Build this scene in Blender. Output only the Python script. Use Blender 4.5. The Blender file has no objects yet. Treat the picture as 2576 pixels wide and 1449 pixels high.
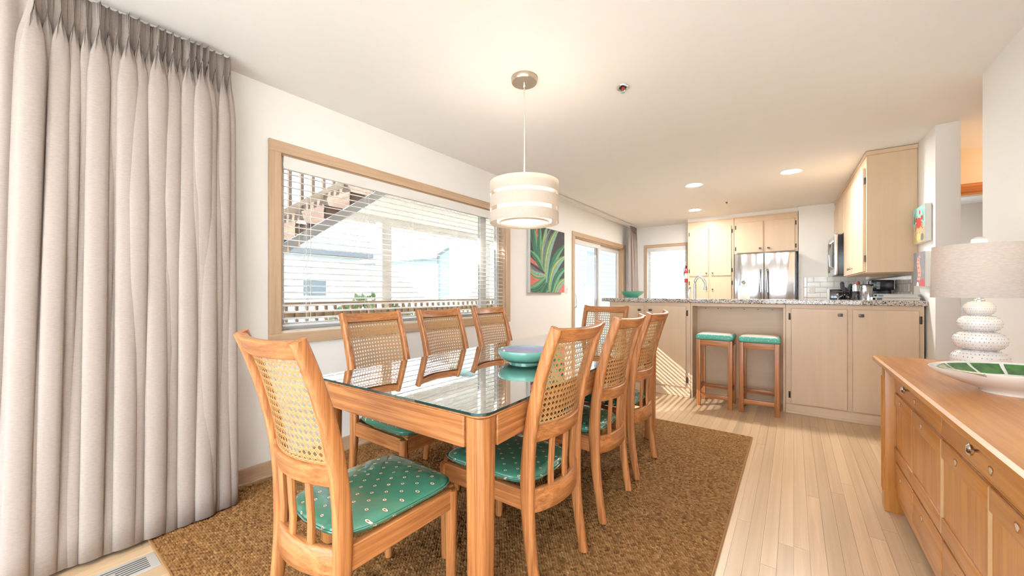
import bpy, bmesh, math, random
import numpy as np
from mathutils import Vector, Matrix

random.seed(7); np.random.seed(7)
SC = bpy.context.scene
COL = SC.collection
PI = math.pi

# ------------------------------------------------------------------ camera
FPX, PX, HY, CAMH = 955.0, 1288.0, 736.0, 1.146
YAW = math.atan(708 / 955.0)
SN, CS = math.sin(YAW), math.cos(YAW)
cam_d = bpy.data.cameras.new('camera')
cam = bpy.data.objects.new('camera', cam_d); COL.objects.link(cam)
cam.location = (0, 0, CAMH); cam.rotation_euler = (PI / 2, 0, YAW)
cam_d.sensor_fit = 'HORIZONTAL'; cam_d.sensor_width = 36.0
cam_d.lens = 36.0 * FPX / 2576.0
cam_d.shift_y = (HY - 724.5) / 2576.0
cam_d.clip_start = 0.02; cam_d.clip_end = 300
SC.camera = cam

# ------------------------------------------------------------------ light
SC.view_settings.view_transform = 'Standard'; SC.view_settings.look = 'None'
SC.view_settings.gamma = 1.0; SC.view_settings.use_curve_mapping = False
SC.view_settings.exposure = 2.33
W = bpy.data.worlds.new('sky'); SC.world = W; W.use_nodes = True
bg = W.node_tree.nodes['Background']
bg.inputs[0].default_value = (0.74, 0.87, 1.0, 1); bg.inputs[1].default_value = 2.4
SUN_DIR = Vector((1.0, 1.0, -0.80)).normalized()
sun_d = bpy.data.lights.new('sun', 'SUN'); sun_d.energy = 7.0; sun_d.angle = 0.009
sun_d.color = (1.0, 0.96, 0.91)
sun = bpy.data.objects.new('sun', sun_d); COL.objects.link(sun)
sun.location = (-12, -12, 12); sun.rotation_euler = SUN_DIR.to_track_quat('-Z', 'Y').to_euler()
SC.cycles.max_bounces = 8; SC.cycles.diffuse_bounces = 5; SC.cycles.glossy_bounces = 3
SC.cycles.transparent_max_bounces = 16; SC.cycles.transmission_bounces = 3
SC.cycles.use_adaptive_sampling = True; SC.cycles.adaptive_threshold = .04; SC.cycles.adaptive_min_samples = 12
SC.cycles.use_light_tree = False
SC.cycles.caustics_reflective = False; SC.cycles.caustics_refractive = False
SC.cycles.sample_clamp_indirect = 6.0

def portal(name, loc, rot, sx, sy):
    d = bpy.data.lights.new(name, 'AREA'); d.shape = 'RECTANGLE'; d.size = sx; d.size_y = sy
    d.cycles.is_portal = True
    o = bpy.data.objects.new(name, d); COL.objects.link(o); o.location = loc; o.rotation_euler = rot
XW = -2.63                                     # inner face of the left (window) wall
portal('portal_dining', (XW - 0.16, 2.22, 1.45), (PI/2, 0, -PI/2), 2.4, 1.2)
portal('portal_slider', (XW - 0.16, -0.75, 1.02), (PI/2, 0, -PI/2), 2.8, 2.0)
portal('portal_kitchen', (XW - 0.16, 6.1, 1.02), (PI/2, 0, -PI/2), 2.0, 2.0)
portal('portal_far', (-2.0, 7.83, 1.5), (PI/2, 0, PI), .8, 1.1)
portal('portal_rear_a', (-.98, -4.16, 1.17), (PI/2, 0, 0), 3.05, 2.3)
portal('portal_rear_b', (2.37, -4.16, 1.17), (PI/2, 0, 0), 3.25, 2.3)

# ------------------------------------------------------------------ pixel helpers
def ray(u, v):
    k = (u - PX) / FPX
    return Vector((-SN + CS * k, CS + SN * k, (HY - v) / FPX))
def px_x(u, v, x):
    d = ray(u, v); t = x / d.x; return Vector((x, d.y * t, CAMH + d.z * t))
def px_y(u, v, y):
    d = ray(u, v); t = y / d.y; return Vector((d.x * t, y, CAMH + d.z * t))
def px_z(u, v, z):
    d = ray(u, v); t = (z - CAMH) / d.z; return Vector((d.x * t, d.y * t, z))

# ------------------------------------------------------------------ materials
MATS = {}
def nmat(name):
    m = bpy.data.materials.new(name); m.use_nodes = True
    nt = m.node_tree; return m, nt, nt.nodes['Principled BSDF']
def N(nt, typ, **kw):
    n = nt.nodes.new(typ)
    for k, v in kw.items():
        if k.startswith('i_'):
            key = k[2:]
            key = int(key) if key.isdigit() else key.replace('_', ' ')
            n.inputs[key].default_value = v
        else: setattr(n, k, v)
    return n
def c4(c): return (c[0], c[1], c[2], 1)
def srgb(r, g, b):
    f = lambda v: (v/255/12.92) if v/255 <= .04045 else ((v/255 + .055)/1.055)**2.4
    return (f(r), f(g), f(b))

def plain(name, col, rough=.6, metal=0.0, bump=0.0, bscale=60, var=0.0, vscale=4, coat=0.0, emis=None, estr=0, spec=None, sheen=0.0, aniso=0):
    if name in MATS: return MATS[name]
    m, nt, b = nmat(name); L = nt.links.new
    b.inputs['Base Color'].default_value = c4(col); b.inputs['Roughness'].default_value = rough
    b.inputs['Metallic'].default_value = metal; b.inputs['Coat Weight'].default_value = coat
    b.inputs['Coat Roughness'].default_value = .06
    if sheen: b.inputs['Sheen Weight'].default_value = sheen
    if spec is not None: b.inputs['Specular IOR Level'].default_value = spec
    tc = N(nt, 'ShaderNodeTexCoord')
    if var:
        no = N(nt, 'ShaderNodeTexNoise', i_Scale=vscale, i_Detail=3.0); L(tc.outputs['Object'], no.inputs['Vector'])
        mx = N(nt, 'ShaderNodeMix', data_type='RGBA', blend_type='MIX')
        mx.inputs[6].default_value = c4([x * (1 - var) for x in col]); mx.inputs[7].default_value = c4([min(1, x * (1 + var)) for x in col])
        L(no.outputs['Fac'], mx.inputs[0]); L(mx.outputs[2], b.inputs['Base Color'])
    if bump:
        n2 = N(nt, 'ShaderNodeTexNoise', i_Scale=bscale, i_Detail=4.0); L(tc.outputs['Object'], n2.inputs['Vector'])
        bp = N(nt, 'ShaderNodeBump', i_Strength=bump, i_Distance=.004); L(n2.outputs['Fac'], bp.inputs['Height']); L(bp.outputs[0], b.inputs['Normal'])
    if emis:
        b.inputs['Emission Color'].default_value = c4(emis); b.inputs['Emission Strength'].default_value = estr
    MATS[name] = m; return m

def wood(name, c_lo, c_hi, axis='Z', rough=.38, across=52, along=1.6, coat=.15, bump=.12, randobj=True, contrast=(.36, .66)):
    """oak style grain running along one axis of the object's own space"""
    if name in MATS: return MATS[name]
    m, nt, b = nmat(name); L = nt.links.new
    tc = N(nt, 'ShaderNodeTexCoord')
    src = tc.outputs['Object']
    if randobj:
        oi = N(nt, 'ShaderNodeObjectInfo')
        vm = N(nt, 'ShaderNodeVectorMath', operation='SCALE'); vm.inputs[0].default_value = (13.1, 7.7, 9.3)
        L(oi.outputs['Random'], vm.inputs['Scale'])
        ad = N(nt, 'ShaderNodeVectorMath', operation='ADD'); L(src, ad.inputs[0]); L(vm.outputs[0], ad.inputs[1]); src = ad.outputs[0]
    sc = {'X': (along, across, across), 'Y': (across, along, across), 'Z': (across, across, along)}[axis]
    mp = N(nt, 'ShaderNodeMapping'); mp.inputs['Scale'].default_value = sc; L(src, mp.inputs['Vector'])
    n1 = N(nt, 'ShaderNodeTexNoise', i_Scale=1.0, i_Detail=5.0, i_Roughness=.6, i_Distortion=.6); L(mp.outputs[0], n1.inputs['Vector'])
    mp2 = N(nt, 'ShaderNodeMapping'); mp2.inputs['Scale'].default_value = tuple(s * (6 if s == across else 3) for s in sc); L(src, mp2.inputs['Vector'])
    n2 = N(nt, 'ShaderNodeTexNoise', i_Scale=1.0, i_Detail=3.0); L(mp2.outputs[0], n2.inputs['Vector'])
    mul = N(nt, 'ShaderNodeMath', operation='MULTIPLY_ADD', i_1=.42); L(n2.outputs['Fac'], mul.inputs[0])
    sub = N(nt, 'ShaderNodeMath', operation='SUBTRACT', i_1=.21); L(n1.outputs['Fac'], sub.inputs[0]); L(sub.outputs[0], mul.inputs[2])
    rp = N(nt, 'ShaderNodeValToRGB'); L(mul.outputs[0], rp.inputs[0])
    e = rp.color_ramp.elements
    e[0].position = contrast[0]; e[0].color = c4(c_lo); e[1].position = contrast[1]; e[1].color = c4(c_hi)
    L(rp.outputs[0], b.inputs['Base Color'])
    b.inputs['Roughness'].default_value = rough; b.inputs['Coat Weight'].default_value = coat; b.inputs['Coat Roughness'].default_value = .22
    bp = N(nt, 'ShaderNodeBump', i_Strength=bump, i_Distance=.002); L(mul.outputs[0], bp.inputs['Height']); L(bp.outputs[0], b.inputs['Normal'])
    MATS[name] = m; return m

OAK_LO, OAK_HI = (.31, .106, .028), (.57, .238, .080)
def oak(ax): return wood('oak_' + ax, OAK_LO, OAK_HI, ax)
def pine(ax): return wood('dresser_pine_' + ax, (.46, .18, .034), (.63, .28, .064), ax, across=16, along=1.1, coat=.3, rough=.34)
def maple(ax): return wood('pale_trim_' + ax, (.50, .345, .22), (.61, .44, .295), ax, across=22, along=1.2, coat=.05, rough=.5, bump=.08)
def cream_wood(ax): return wood('cream_cabinet_' + ax, (.685, .515, .350), (.72, .545, .375), ax, across=10, along=.8, coat=.12, rough=.42, bump=.04)

def glass_mat(name, tint=(1, 1, 1), ior=1.45, rough=0.0, boost=1.0):
    if name in MATS: return MATS[name]
    m, nt, b = nmat(name); L = nt.links.new; nt.nodes.remove(b)
    out = nt.nodes['Material Output']
    tr = N(nt, 'ShaderNodeBsdfTransparent'); tr.inputs[0].default_value = c4(tint)
    gl = N(nt, 'ShaderNodeBsdfGlossy'); gl.inputs['Roughness'].default_value = rough
    f0 = ((ior - 1)/(ior + 1))**2                       # Schlick, the same from both faces
    lw = N(nt, 'ShaderNodeLayerWeight', i_Blend=.5)
    pw = N(nt, 'ShaderNodeMath', operation='POWER', i_1=5.0); L(lw.outputs['Facing'], pw.inputs[0])
    mu = N(nt, 'ShaderNodeMath', operation='MULTIPLY_ADD', i_1=(1 - f0)*boost, i_2=f0*boost, use_clamp=True); L(pw.outputs[0], mu.inputs[0])
    mx = N(nt, 'ShaderNodeMixShader'); L(mu.outputs[0], mx.inputs[0]); L(tr.outputs[0], mx.inputs[1]); L(gl.outputs[0], mx.inputs[2])
    L(mx.outputs[0], out.inputs['Surface']); MATS[name] = m; return m

def cloth(name, col, scale=900, transl=.35, rough=.9):
    """woven linen, a little light comes through"""
    if name in MATS: return MATS[name]
    m, nt, b = nmat(name); L = nt.links.new; out = nt.nodes['Material Output']
    tc = N(nt, 'ShaderNodeTexCoord')
    mp = N(nt, 'ShaderNodeMapping'); mp.inputs['Scale'].default_value = (scale * .25, scale * .25, scale); L(tc.outputs['Object'], mp.inputs[0])
    no = N(nt, 'ShaderNodeTexNoise', i_Scale=.35, i_Detail=2.0); L(mp.outputs[0], no.inputs['Vector'])
    mx = N(nt, 'ShaderNodeMix', data_type='RGBA'); mx.inputs[6].default_value = c4([x * .80 for x in col]); mx.inputs[7].default_value = c4([min(1, x * 1.12) for x in col])
    L(no.outputs['Fac'], mx.inputs[0]); L(mx.outputs[2], b.inputs['Base Color']); b.inputs['Roughness'].default_value = rough
    b.inputs['Specular IOR Level'].default_value = .1
    t = N(nt, 'ShaderNodeBsdfTranslucent'); L(mx.outputs[2], t.inputs[0])
    ms = N(nt, 'ShaderNodeMixShader', i_0=transl); L(b.outputs[0], ms.inputs[1]); L(t.outputs[0], ms.inputs[2]); L(ms.outputs[0], out.inputs['Surface'])
    MATS[name] = m; return m

def granite():
    if 'granite' in MATS: return MATS['granite']
    m, nt, b = nmat('granite'); L = nt.links.new
    tc = N(nt, 'ShaderNodeTexCoord')
    v = N(nt, 'ShaderNodeTexVoronoi', i_Scale=150.0); L(tc.outputs['Object'], v.inputs['Vector'])
    sp = N(nt, 'ShaderNodeSeparateColor'); L(v.outputs['Color'], sp.inputs[0])
    n = N(nt, 'ShaderNodeTexNoise', i_Scale=42.0, i_Detail=4.0); L(tc.outputs['Object'], n.inputs['Vector'])
    ad = N(nt, 'ShaderNodeMath', operation='MULTIPLY_ADD', i_1=.55); L(sp.outputs[0], ad.inputs[0])
    m5 = N(nt, 'ShaderNodeMath', operation='MULTIPLY', i_1=.6); L(n.outputs['Fac'], m5.inputs[0]); L(m5.outputs[0], ad.inputs[2])
    rp = N(nt, 'ShaderNodeValToRGB'); rp.color_ramp.interpolation = 'CONSTANT'; L(ad.outputs[0], rp.inputs[0])
    e = rp.color_ramp.elements; e[0].position = 0; e[0].color = c4((.03, .03, .035)); e[1].position = .40; e[1].color = c4((.22, .20, .19))
    for p, col in ((.47, (.50, .42, .34)), (.60, (.66, .60, .53)), (.72, (.42, .32, .24)), (.78, (.62, .56, .48))):
        x = e.new(p); x.color = c4(col)
    L(rp.outputs[0], b.inputs['Base Color']); b.inputs['Roughness'].default_value = .12; b.inputs['Coat Weight'].default_value = .4
    MATS['granite'] = m; return m

def dots(name, base, rough=.35, coat=1.0, pitch=.062, ring=(.80, .74, .55), core=(.33, .05, .04), ringr=.125, corer=.055):
    """teal vinyl covered print: staggered rows of small ringed dots"""
    if name in MATS: return MATS[name]
    m, nt, b = nmat(name); L = nt.links.new
    tc = N(nt, 'ShaderNodeTexCoord'); mp = N(nt, 'ShaderNodeMapping')
    mp.inputs['Scale'].default_value = (1/pitch, 1/pitch, 0); mp.inputs['Rotation'].default_value = (0, 0, PI/4); mp.inputs['Location'].default_value = (.21, .13, 0)
    sx_ = N(nt, 'ShaderNodeSeparateXYZ'); L(tc.outputs['Object'], sx_.inputs[0])      # lean the print over the pad's sides
    ax_ = N(nt, 'ShaderNodeMath', operation='MULTIPLY_ADD', i_1=.6); L(sx_.outputs[2], ax_.inputs[0]); L(sx_.outputs[0], ax_.inputs[2])
    ay_ = N(nt, 'ShaderNodeMath', operation='ADD'); L(sx_.outputs[1], ay_.inputs[0]); L(sx_.outputs[2], ay_.inputs[1])
    cb_ = N(nt, 'ShaderNodeCombineXYZ'); L(ax_.outputs[0], cb_.inputs[0]); L(ay_.outputs[0], cb_.inputs[1]); L(cb_.outputs[0], mp.inputs[0])
    sc = N(nt, 'ShaderNodeVectorMath', operation='SCALE'); sc.inputs['Scale'].default_value = 1.32; L(mp.outputs[0], sc.inputs[0])
    fr = N(nt, 'ShaderNodeVectorMath', operation='FRACTION'); L(sc.outputs[0], fr.inputs[0])
    ds = N(nt, 'ShaderNodeVectorMath', operation='DISTANCE'); ds.inputs[1].default_value = (.5, .5, 0); L(fr.outputs[0], ds.inputs[0])
    rp = N(nt, 'ShaderNodeValToRGB'); rp.color_ramp.interpolation = 'CONSTANT'; L(ds.outputs['Value'], rp.inputs[0])
    e = rp.color_ramp.elements; e[0].position = 0; e[0].color = c4(core); e[1].position = corer; e[1].color = c4(ring)
    x = e.new(ringr); x.color = c4(tuple(q * .35 for q in base)); x = e.new(ringr + .025); x.color = c4(base)
    L(rp.outputs[0], b.inputs['Base Color'])
    b.inputs['Roughness'].default_value = rough; b.inputs['Coat Weight'].default_value = coat; b.inputs['Coat Roughness'].default_value = .05
    n2 = N(nt, 'ShaderNodeTexNoise', i_Scale=14.0, i_Detail=3.0, i_Distortion=.8); L(tc.outputs['Object'], n2.inputs['Vector'])
    bp = N(nt, 'ShaderNodeBump', i_Strength=.35, i_Distance=.012); L(n2.outputs['Fac'], bp.inputs['Height']); L(bp.outputs[0], b.inputs['Coat Normal'])
    MATS[name] = m; return m

def emit(name, col, s):
    if name in MATS: return MATS[name]
    m, nt, b = nmat(name); nt.nodes.remove(b)
    e = N(nt, 'ShaderNodeEmission'); e.inputs[0].default_value = c4(col); e.inputs[1].default_value = s
    nt.links.new(e.outputs[0], nt.nodes['Material Output'].inputs['Surface']); MATS[name] = m; return m

WALL = plain('wall_paint', (.88, .875, .86), .8, bump=.05, bscale=220)
CEIL = plain('ceiling_paint', (.87, .865, .86), .75, bump=.05, bscale=160)
WHITE = plain('white_vinyl', (.80, .79, .77), .35)
SLAT = plain('blind_white', (.78, .775, .76), .4)
STEEL = plain('stainless', (.60, .60, .61), .22, 1.0, bump=.06, bscale=5)
CHROME = plain('chrome', (.72, .72, .72), .1, 1.0)
NICKEL = plain('brushed_nickel', (.55, .48, .38), .28, 1.0)
BRONZE = plain('dark_bronze', (.10, .08, .065), .35, .85)
BLACK = plain('black_plastic', (.012, .012, .014), .22)
PORC = plain('white_porcelain', (.80, .78, .73), .25, coat=.5)
PANE = glass_mat('window_glass', (.95, .95, .95), 1.45)
TINT = glass_mat('tinted_glass', (.62, .62, .62), 1.45)  # grey tint added to dim the daylight and the view outside
TEAL = plain('teal_glaze', (.17, .50, .39), .22, coat=.8, var=.06)

# ------------------------------------------------------------------ mesh builder
class MB:
    def __init__(self): self.bm = bmesh.new()
    def box(self, x0, x1, y0, y1, z0, z1, mi=0):
        v = [self.bm.verts.new(p) for p in ((x0,y0,z0),(x1,y0,z0),(x1,y1,z0),(x0,y1,z0),(x0,y0,z1),(x1,y0,z1),(x1,y1,z1),(x0,y1,z1))]
        fs = [self.bm.faces.new([v[i] for i in q]) for q in ((3,2,1,0),(4,5,6,7),(0,1,5,4),(1,2,6,5),(2,3,7,6),(3,0,4,7))]
        for f in fs: f.material_index = mi
        return self
    def rbox(self, x0, x1, y0, y1, z0, z1, r=.004, seg=2):
        b2 = bmesh.new(); t = MB(); t.bm.free(); t.bm = b2; t.box(x0,x1,y0,y1,z0,z1)
        bmesh.ops.bevel(b2, geom=list(b2.edges), offset=r, segments=seg, profile=.6, affect='EDGES', clamp_overlap=True)
        self.merge(b2); return self
    def merge(self, b2, M=None):
        if M is not None: bmesh.ops.transform(b2, matrix=M, verts=b2.verts)
        me = bpy.data.meshes.new('tmp'); b2.to_mesh(me); b2.free(); self.bm.from_mesh(me); bpy.data.meshes.remove(me); return self
    def quad(self, pts, mi=0):
        f = self.bm.faces.new([self.bm.verts.new(p) for p in pts]); f.material_index = mi; return self
    def rings(self, rs, cap=True, closed=True):
        V = [[self.bm.verts.new(p) for p in r] for r in rs]; n = len(V[0])
        for a, b in zip(V[:-1], V[1:]):
            for i in range(n if closed else n - 1):
                self.bm.faces.new((a[i], a[(i+1) % n], b[(i+1) % n], b[i]))
        if cap and closed:
            self.bm.faces.new(list(reversed(V[0]))); self.bm.faces.new(V[-1])
        return self
    def lathe(self, prof, n=24, c=(0,0,0), cap=False):
        rs = []
        for r, z in prof:
            rs.append([(c[0] + max(r, 1e-5) * math.cos(2*PI*i/n), c[1] + max(r, 1e-5) * math.sin(2*PI*i/n), c[2] + z) for i in range(n)])
        return self.rings(rs, cap)
    def cyl(self, c, r, h, n=16, r2=None, axis='Z'):
        r2 = r if r2 is None else r2
        rs = []
        for rr, t in ((r, 0), (r2, h)):
            ring = []
            for i in range(n):
                a = 2*PI*i/n; p = (rr*math.cos(a), rr*math.sin(a), t)
                if axis == 'X': p = (p[2], p[0], p[1])
                if axis == 'Y': p = (p[1], p[2], p[0])
                ring.append((c[0]+p[0], c[1]+p[1], c[2]+p[2]))
            rs.append(ring)
        return self.rings(rs)
    def tube(self, pts, r, n=8, cap=True):
        pts = [Vector(p) for p in pts]; rs = []
        up = Vector((0, 0, 1))
        for i, p in enumerate(pts):
            t = (pts[min(i+1, len(pts)-1)] - pts[max(i-1, 0)]).normalized()
            u = t.cross(up)
            if u.length < .05: u = t.cross(Vector((1, 0, 0)))
            u.normalize(); w = u.cross(t); rr = r[i] if isinstance(r, (list, tuple)) else r
            rs.append([tuple(p + (u*math.cos(2*PI*k/n) + w*math.sin(2*PI*k/n)) * rr) for k in range(n)])
        return self.rings(rs, cap)
    def sweep(self, pts, sizes, n=12, e=3.2, side=Vector((1, 0, 0))):
        """rounded-rectangular bar along a path; sizes = (across side axis, other)"""
        pts = [Vector(p) for p in pts]; rs = []
        for i, p in enumerate(pts):
            t = (pts[min(i+1, len(pts)-1)] - pts[max(i-1, 0)]).normalized()
            u = (side - t * side.dot(t)).normalized(); w = t.cross(u)
            a, b = sizes[i] if isinstance(sizes[0], (list, tuple)) else sizes
            ring = []
            for k in range(n):
                th = 2*PI*(k+.5)/n; cx, sx = math.cos(th), math.sin(th)
                ring.append(tuple(p + u*(a/2*math.copysign(abs(cx)**(2/e), cx)) + w*(b/2*math.copysign(abs(sx)**(2/e), sx))))
            rs.append(ring)
        return self.rings(rs)
    def prism(self, outline, z0, z1):
        """outline in xy"""
        lo = [(x, y, z0) for x, y in outline]; hi = [(x, y, z1) for x, y in outline]
        return self.rings([lo, hi])
    def build(self, name, mats, parent=None, smooth=True, loc=None, bevel=None, ang=35):
        bm = self.bm
        bmesh.ops.recalc_face_normals(bm, faces=bm.faces)
        me = bpy.data.meshes.new(name)
        if smooth:
            for f in bm.faces: f.smooth = True
            for ed in bm.edges:
                if len(ed.link_faces) == 2 and ed.calc_face_angle(0) > math.radians(ang): ed.smooth = False
        bm.to_mesh(me); bm.free()
        for m in (mats if isinstance(mats, (list, tuple)) else [mats]): me.materials.append(m)
        o = bpy.data.objects.new(name, me); COL.objects.link(o)
        if parent: o.parent = parent
        if loc is not None: o.location = loc
        if bevel:
            md = o.modifiers.new('bevel', 'BEVEL'); md.width = bevel; md.segments = 2; md.limit_method = 'ANGLE'
        return o
def inst(me_obj, parent=None, loc=(0, 0, 0), rot=(0, 0, 0), scale=None, name=None):
    o = bpy.data.objects.new(name or me_obj.name.split('.')[0], me_obj.data); COL.objects.link(o)
    if parent: o.parent = parent
    o.location = loc; o.rotation_euler = rot
    if scale: o.scale = scale
    for md in me_obj.modifiers:
        n = o.modifiers.new(md.name, md.type)
        if md.type == 'BEVEL': n.width = md.width; n.segments = md.segments; n.limit_method = md.limit_method
    return o
def tag(o, label, cat, group=None):
    o['label'] = label; o['category'] = cat
    if group: o['group'] = group
    return o
def thing(name, label, cat, loc=(0, 0, 0), rz=0, group=None):
    o = bpy.data.objects.new(name, None); o.empty_display_size = .05; COL.objects.link(o)
    o.location = loc; o.rotation_euler = (0, 0, rz); tag(o, label, cat, group); return o
def struct(o): o['kind'] = 'structure'; return o
def stuff(o): o['kind'] = 'stuff'; return o
def sroot(name, loc=(0, 0, 0), rz=0):
    o = bpy.data.objects.new(name, None); o.empty_display_size = .05; COL.objects.link(o)
    o.location = loc; o.rotation_euler = (0, 0, rz); return struct(o)
def copy_tree(o, parent=None):
    c = o.copy(); COL.objects.link(c); c.parent = parent
    for ch in list(o.children): copy_tree(ch, c)
    return c

# ================================================================== SETTING
CH = 2.44
YF = 7.66                       # far kitchen wall
YREAR = -4.0
def WR(y): return .901 - .025 * (y - 3.47)        # kitchen's right wall is a touch out of square
SKEW = math.atan(.025)

# floor slab with strip planks
fl = struct(MB().box(-2.78, 4.3, YREAR - .14, 7.8, -.12, -.013).build('floor', plain('floor_gap', (.36, .25, .155), .8)))
PLANKM = wood('floor_plank', (.60, .42, .250), (.72, .525, .330), 'Y', across=30, along=1.0, coat=.25, rough=.33, bump=.05, contrast=(.3, .7))
nt = PLANKM.node_tree; bs = nt.nodes['Principled BSDF']                 # plank to plank tone
lk = bs.inputs['Base Color'].links[0]; src = lk.from_socket
oi = N(nt, 'ShaderNodeObjectInfo'); hs = N(nt, 'ShaderNodeHueSaturation'); mr = N(nt, 'ShaderNodeMapRange', i_3=.86, i_4=1.08)
nt.links.new(oi.outputs['Random'], mr.inputs[0]); nt.links.new(mr.outputs[0], hs.inputs['Value']); nt.links.new(src, hs.inputs['Color']); nt.links.new(hs.outputs[0], bs.inputs['Base Color'])
PW = .0572
pb = MB().box(0, PW - .0007, 0, 1, -.013, 0)
plank0 = pb.build('plank', PLANKM, None, smooth=False)
first = True; rest = MB(); npl = 0
RUG = (-2.575, -.262, .41, 3.52)
x = XW
row = 0
while x < 4.2:
    y = -.3 - random.random() * 1.3
    while y < 7.7:
        ln = random.choice((.9, 1.2, 1.5, 1.9, 2.3))
        y0, y1 = max(y, -.3), min(y + ln, 7.7)
        xm, near = x + PW/2, False
        if y1 > y0 + .01:
            hid = x > RUG[0] and x + PW < RUG[1] - .01 and y0 > RUG[2] and y1 < RUG[3]
            vis = (y1 > .1 and y0 < 4.55 and x < .92 and not hid and not (x > .5 and y1 < 2.8))
            if y1 < .75 and x > -1.9: vis = False
            if x < RUG[1] - .05 and y1 < .8 and x > -2.0: vis = False
            if vis and x > -.28 and y1 < 1.0: vis = False
            if vis and npl < 296:
                if first: o = plank0; o.parent = fl; first = False
                else: o = inst(plank0, fl)
                o.location = (x, y0, 0); o.scale = (1, y1 - y0 - .0012, 1); npl += 1
            else:
                rest.box(x, x + PW - .0007, y0, y1 - .0012, -.013, 0)
        y += ln
    x += PW; row += 1
stuff(rest.build('plank', PLANKM, fl, smooth=False))

struct(MB().box(XW, 4.2, YREAR, -.302, -.013, .002).build('floor_bounce', plain('pale_carpet', (.66, .66, .65), .95, bump=.3, bscale=300), smooth=False))  # unseen pale floor added to keep the bounce light neutral
struct(MB().box(-2.78, 4.3, YREAR - .14, 7.8, CH, CH + .12).build('ceiling', CEIL))

def wall_x(name, x0, x1, ya, yb, holes, mat=WALL, zt=CH):
    """wall running along y with rectangular openings (y0,y1,z0,z1)"""
    m = MB(); ys = sorted(holes)
    c = ya
    for (h0, h1, z0, z1) in ys:
        if h0 > c: m.box(x0, x1, c, h0, 0, zt)
        if z0 > 0: m.box(x0, x1, h0, h1, 0, z0)
        if z1 < zt: m.box(x0, x1, h0, h1, z1, zt)
        c = h1
    if c < yb: m.box(x0, x1, c, yb, 0, zt)
    return struct(m.build(name, mat, smooth=False))
def wall_y(name, y0, y1, xa, xb, holes, mat=WALL, zt=CH):
    m = MB(); c = xa
    for (h0, h1, z0, z1) in sorted(holes):
        if h0 > c: m.box(c, h0, y0, y1, 0, zt)
        if z0 > 0: m.box(h0, h1, y0, y1, 0, z0)
        if z1 < zt: m.box(h0, h1, y0, y1, z1, zt)
        c = h1
    if c < xb: m.box(c, xb, y0, y1, 0, zt)
    return struct(m.build(name, mat, smooth=False))

W1 = (1.065, 3.42, .885, 2.035)          # dining window opening (y,y,z,z)
S1 = (-2.15, .62, 0.0, 1.99)             # slider behind the long curtain
S2 = (5.10, 7.15, 0.0, 1.985)            # kitchen slider
W2 = (-2.335, -1.61, .95, 2.03)          # far window (x,x,z,z)
wall_x('wall_left', XW - .14, XW, YREAR, 7.8, [W1, S1, S2])
wall_y('wall_far', YF, YF + .14, XW, 1.1, [W2])
wall_y('wall_rear', YREAR - .14, YREAR, XW, 4.2, [(-2.5, .55, .05, 2.3), (.75, 4.0, .05, 2.3)])
# dining room's right wall, behind the dresser, and the wing behind the camera
struct(MB().box(.901, 1.03, .75, 3.47, 0, CH).build('wall_right', WALL, smooth=False))
struct(MB().box(1.03, 4.2, .75, .88, 0, CH).build('wall_wing', WALL, smooth=False))
struct(MB().box(4.2, 4.3, YREAR, .88, 0, CH).build('wall_wing_right', WALL, smooth=False))
# kitchen right wall: from the stub beside the bar to the fridge niche
kw = MB(); kw.prism([(WR(4.3), 4.30), (1.01, 4.30), (1.01, 7.75), (WR(7.66), 7.66)], 0, CH)
struct(kw.build('wall_kitchen', WALL, smooth=False))
struct(MB().box(.062, WR(7.2) + .02, 7.18, 7.66, 0, CH).build('wall_niche', WALL, smooth=False))
# passage beyond the dining room
HALL = plain('passage_paint', (.74, .62, .47), .8)
struct(MB().box(1.01, 1.14, 5.22, 5.32, 0, CH).box(1.14, 1.95, 5.22, 5.32, 2.03, CH).box(1.95, 2.6, 5.22, 5.32, 0, CH).build('wall_passage_end', HALL, smooth=False))
struct(MB().box(2.5, 2.6, .88, 5.32, 0, CH).build('wall_passage', HALL, smooth=False))
# dim room beyond the passage doorway
ROOM = plain('taupe_paint', (.74, .65, .58), .8)
wall_x('wall_room_right', 2.6, 2.7, 5.32, 8.5, [(6.0, 7.6, .9, 2.0)], ROOM)
struct(MB().box(.91, 2.6, 8.4, 8.5, 0, CH).build('wall_room_end', ROOM, smooth=False))
struct(MB().box(.91, 1.01, 7.8, 8.4, 0, CH).build('wall_room_left', ROOM, smooth=False))
struct(MB().box(.91, 2.7, 7.8, 8.5, CH, CH + .1).build('ceiling_room', CEIL, smooth=False))
struct(MB().box(.91, 2.7, 7.8, 8.5, -.12, 0).build('floor_room', plain('pale_carpet', (.66, .66, .65), .95), smooth=False))
w5 = sroot('window_5', (2.65, 0, 0))  # unseen window added to let daylight into the dim room
m = MB(); m.box(-.02, .02, 6.0, 7.6, .9, .95).box(-.02, .02, 6.0, 7.6, 1.95, 2.0).box(-.02, .02, 6.0, 6.05, .9, 2.0).box(-.02, .02, 7.55, 7.6, .9, 2.0)
s_ = m.build('sash', WHITE, w5); MB().box(-.003, .003, 6.04, 7.56, .94, 1.96).build('pane', PANE, s_)
t1 = sroot('trim_1', (1.14, 5.2, 0))
for nm, a in (('casing_head', (-.11, .92, 0, .02, 2.03, 2.13)), ('casing_side', (-.11, -.01, 0, .02, 0, 2.03)), ('casing_side', (.81, .92, 0, .02, 0, 2.03))):
    MB().box(*a).build(nm, oak('X' if 'head' in nm else 'Z'), t1, bevel=.003)
pl = bpy.data.lights.new('passage_light', 'POINT'); pl.energy = 3.6; pl.color = (1, .66, .38); pl.shadow_soft_size = .12
plr = thing('unseen_ceiling_lamp', 'unseen round ceiling lamp inferred from the warm light in the passage', 'lamp', (1.85, 4.75, 2.44))  # unseen fixture, placed for the warm glow in the passage
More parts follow.
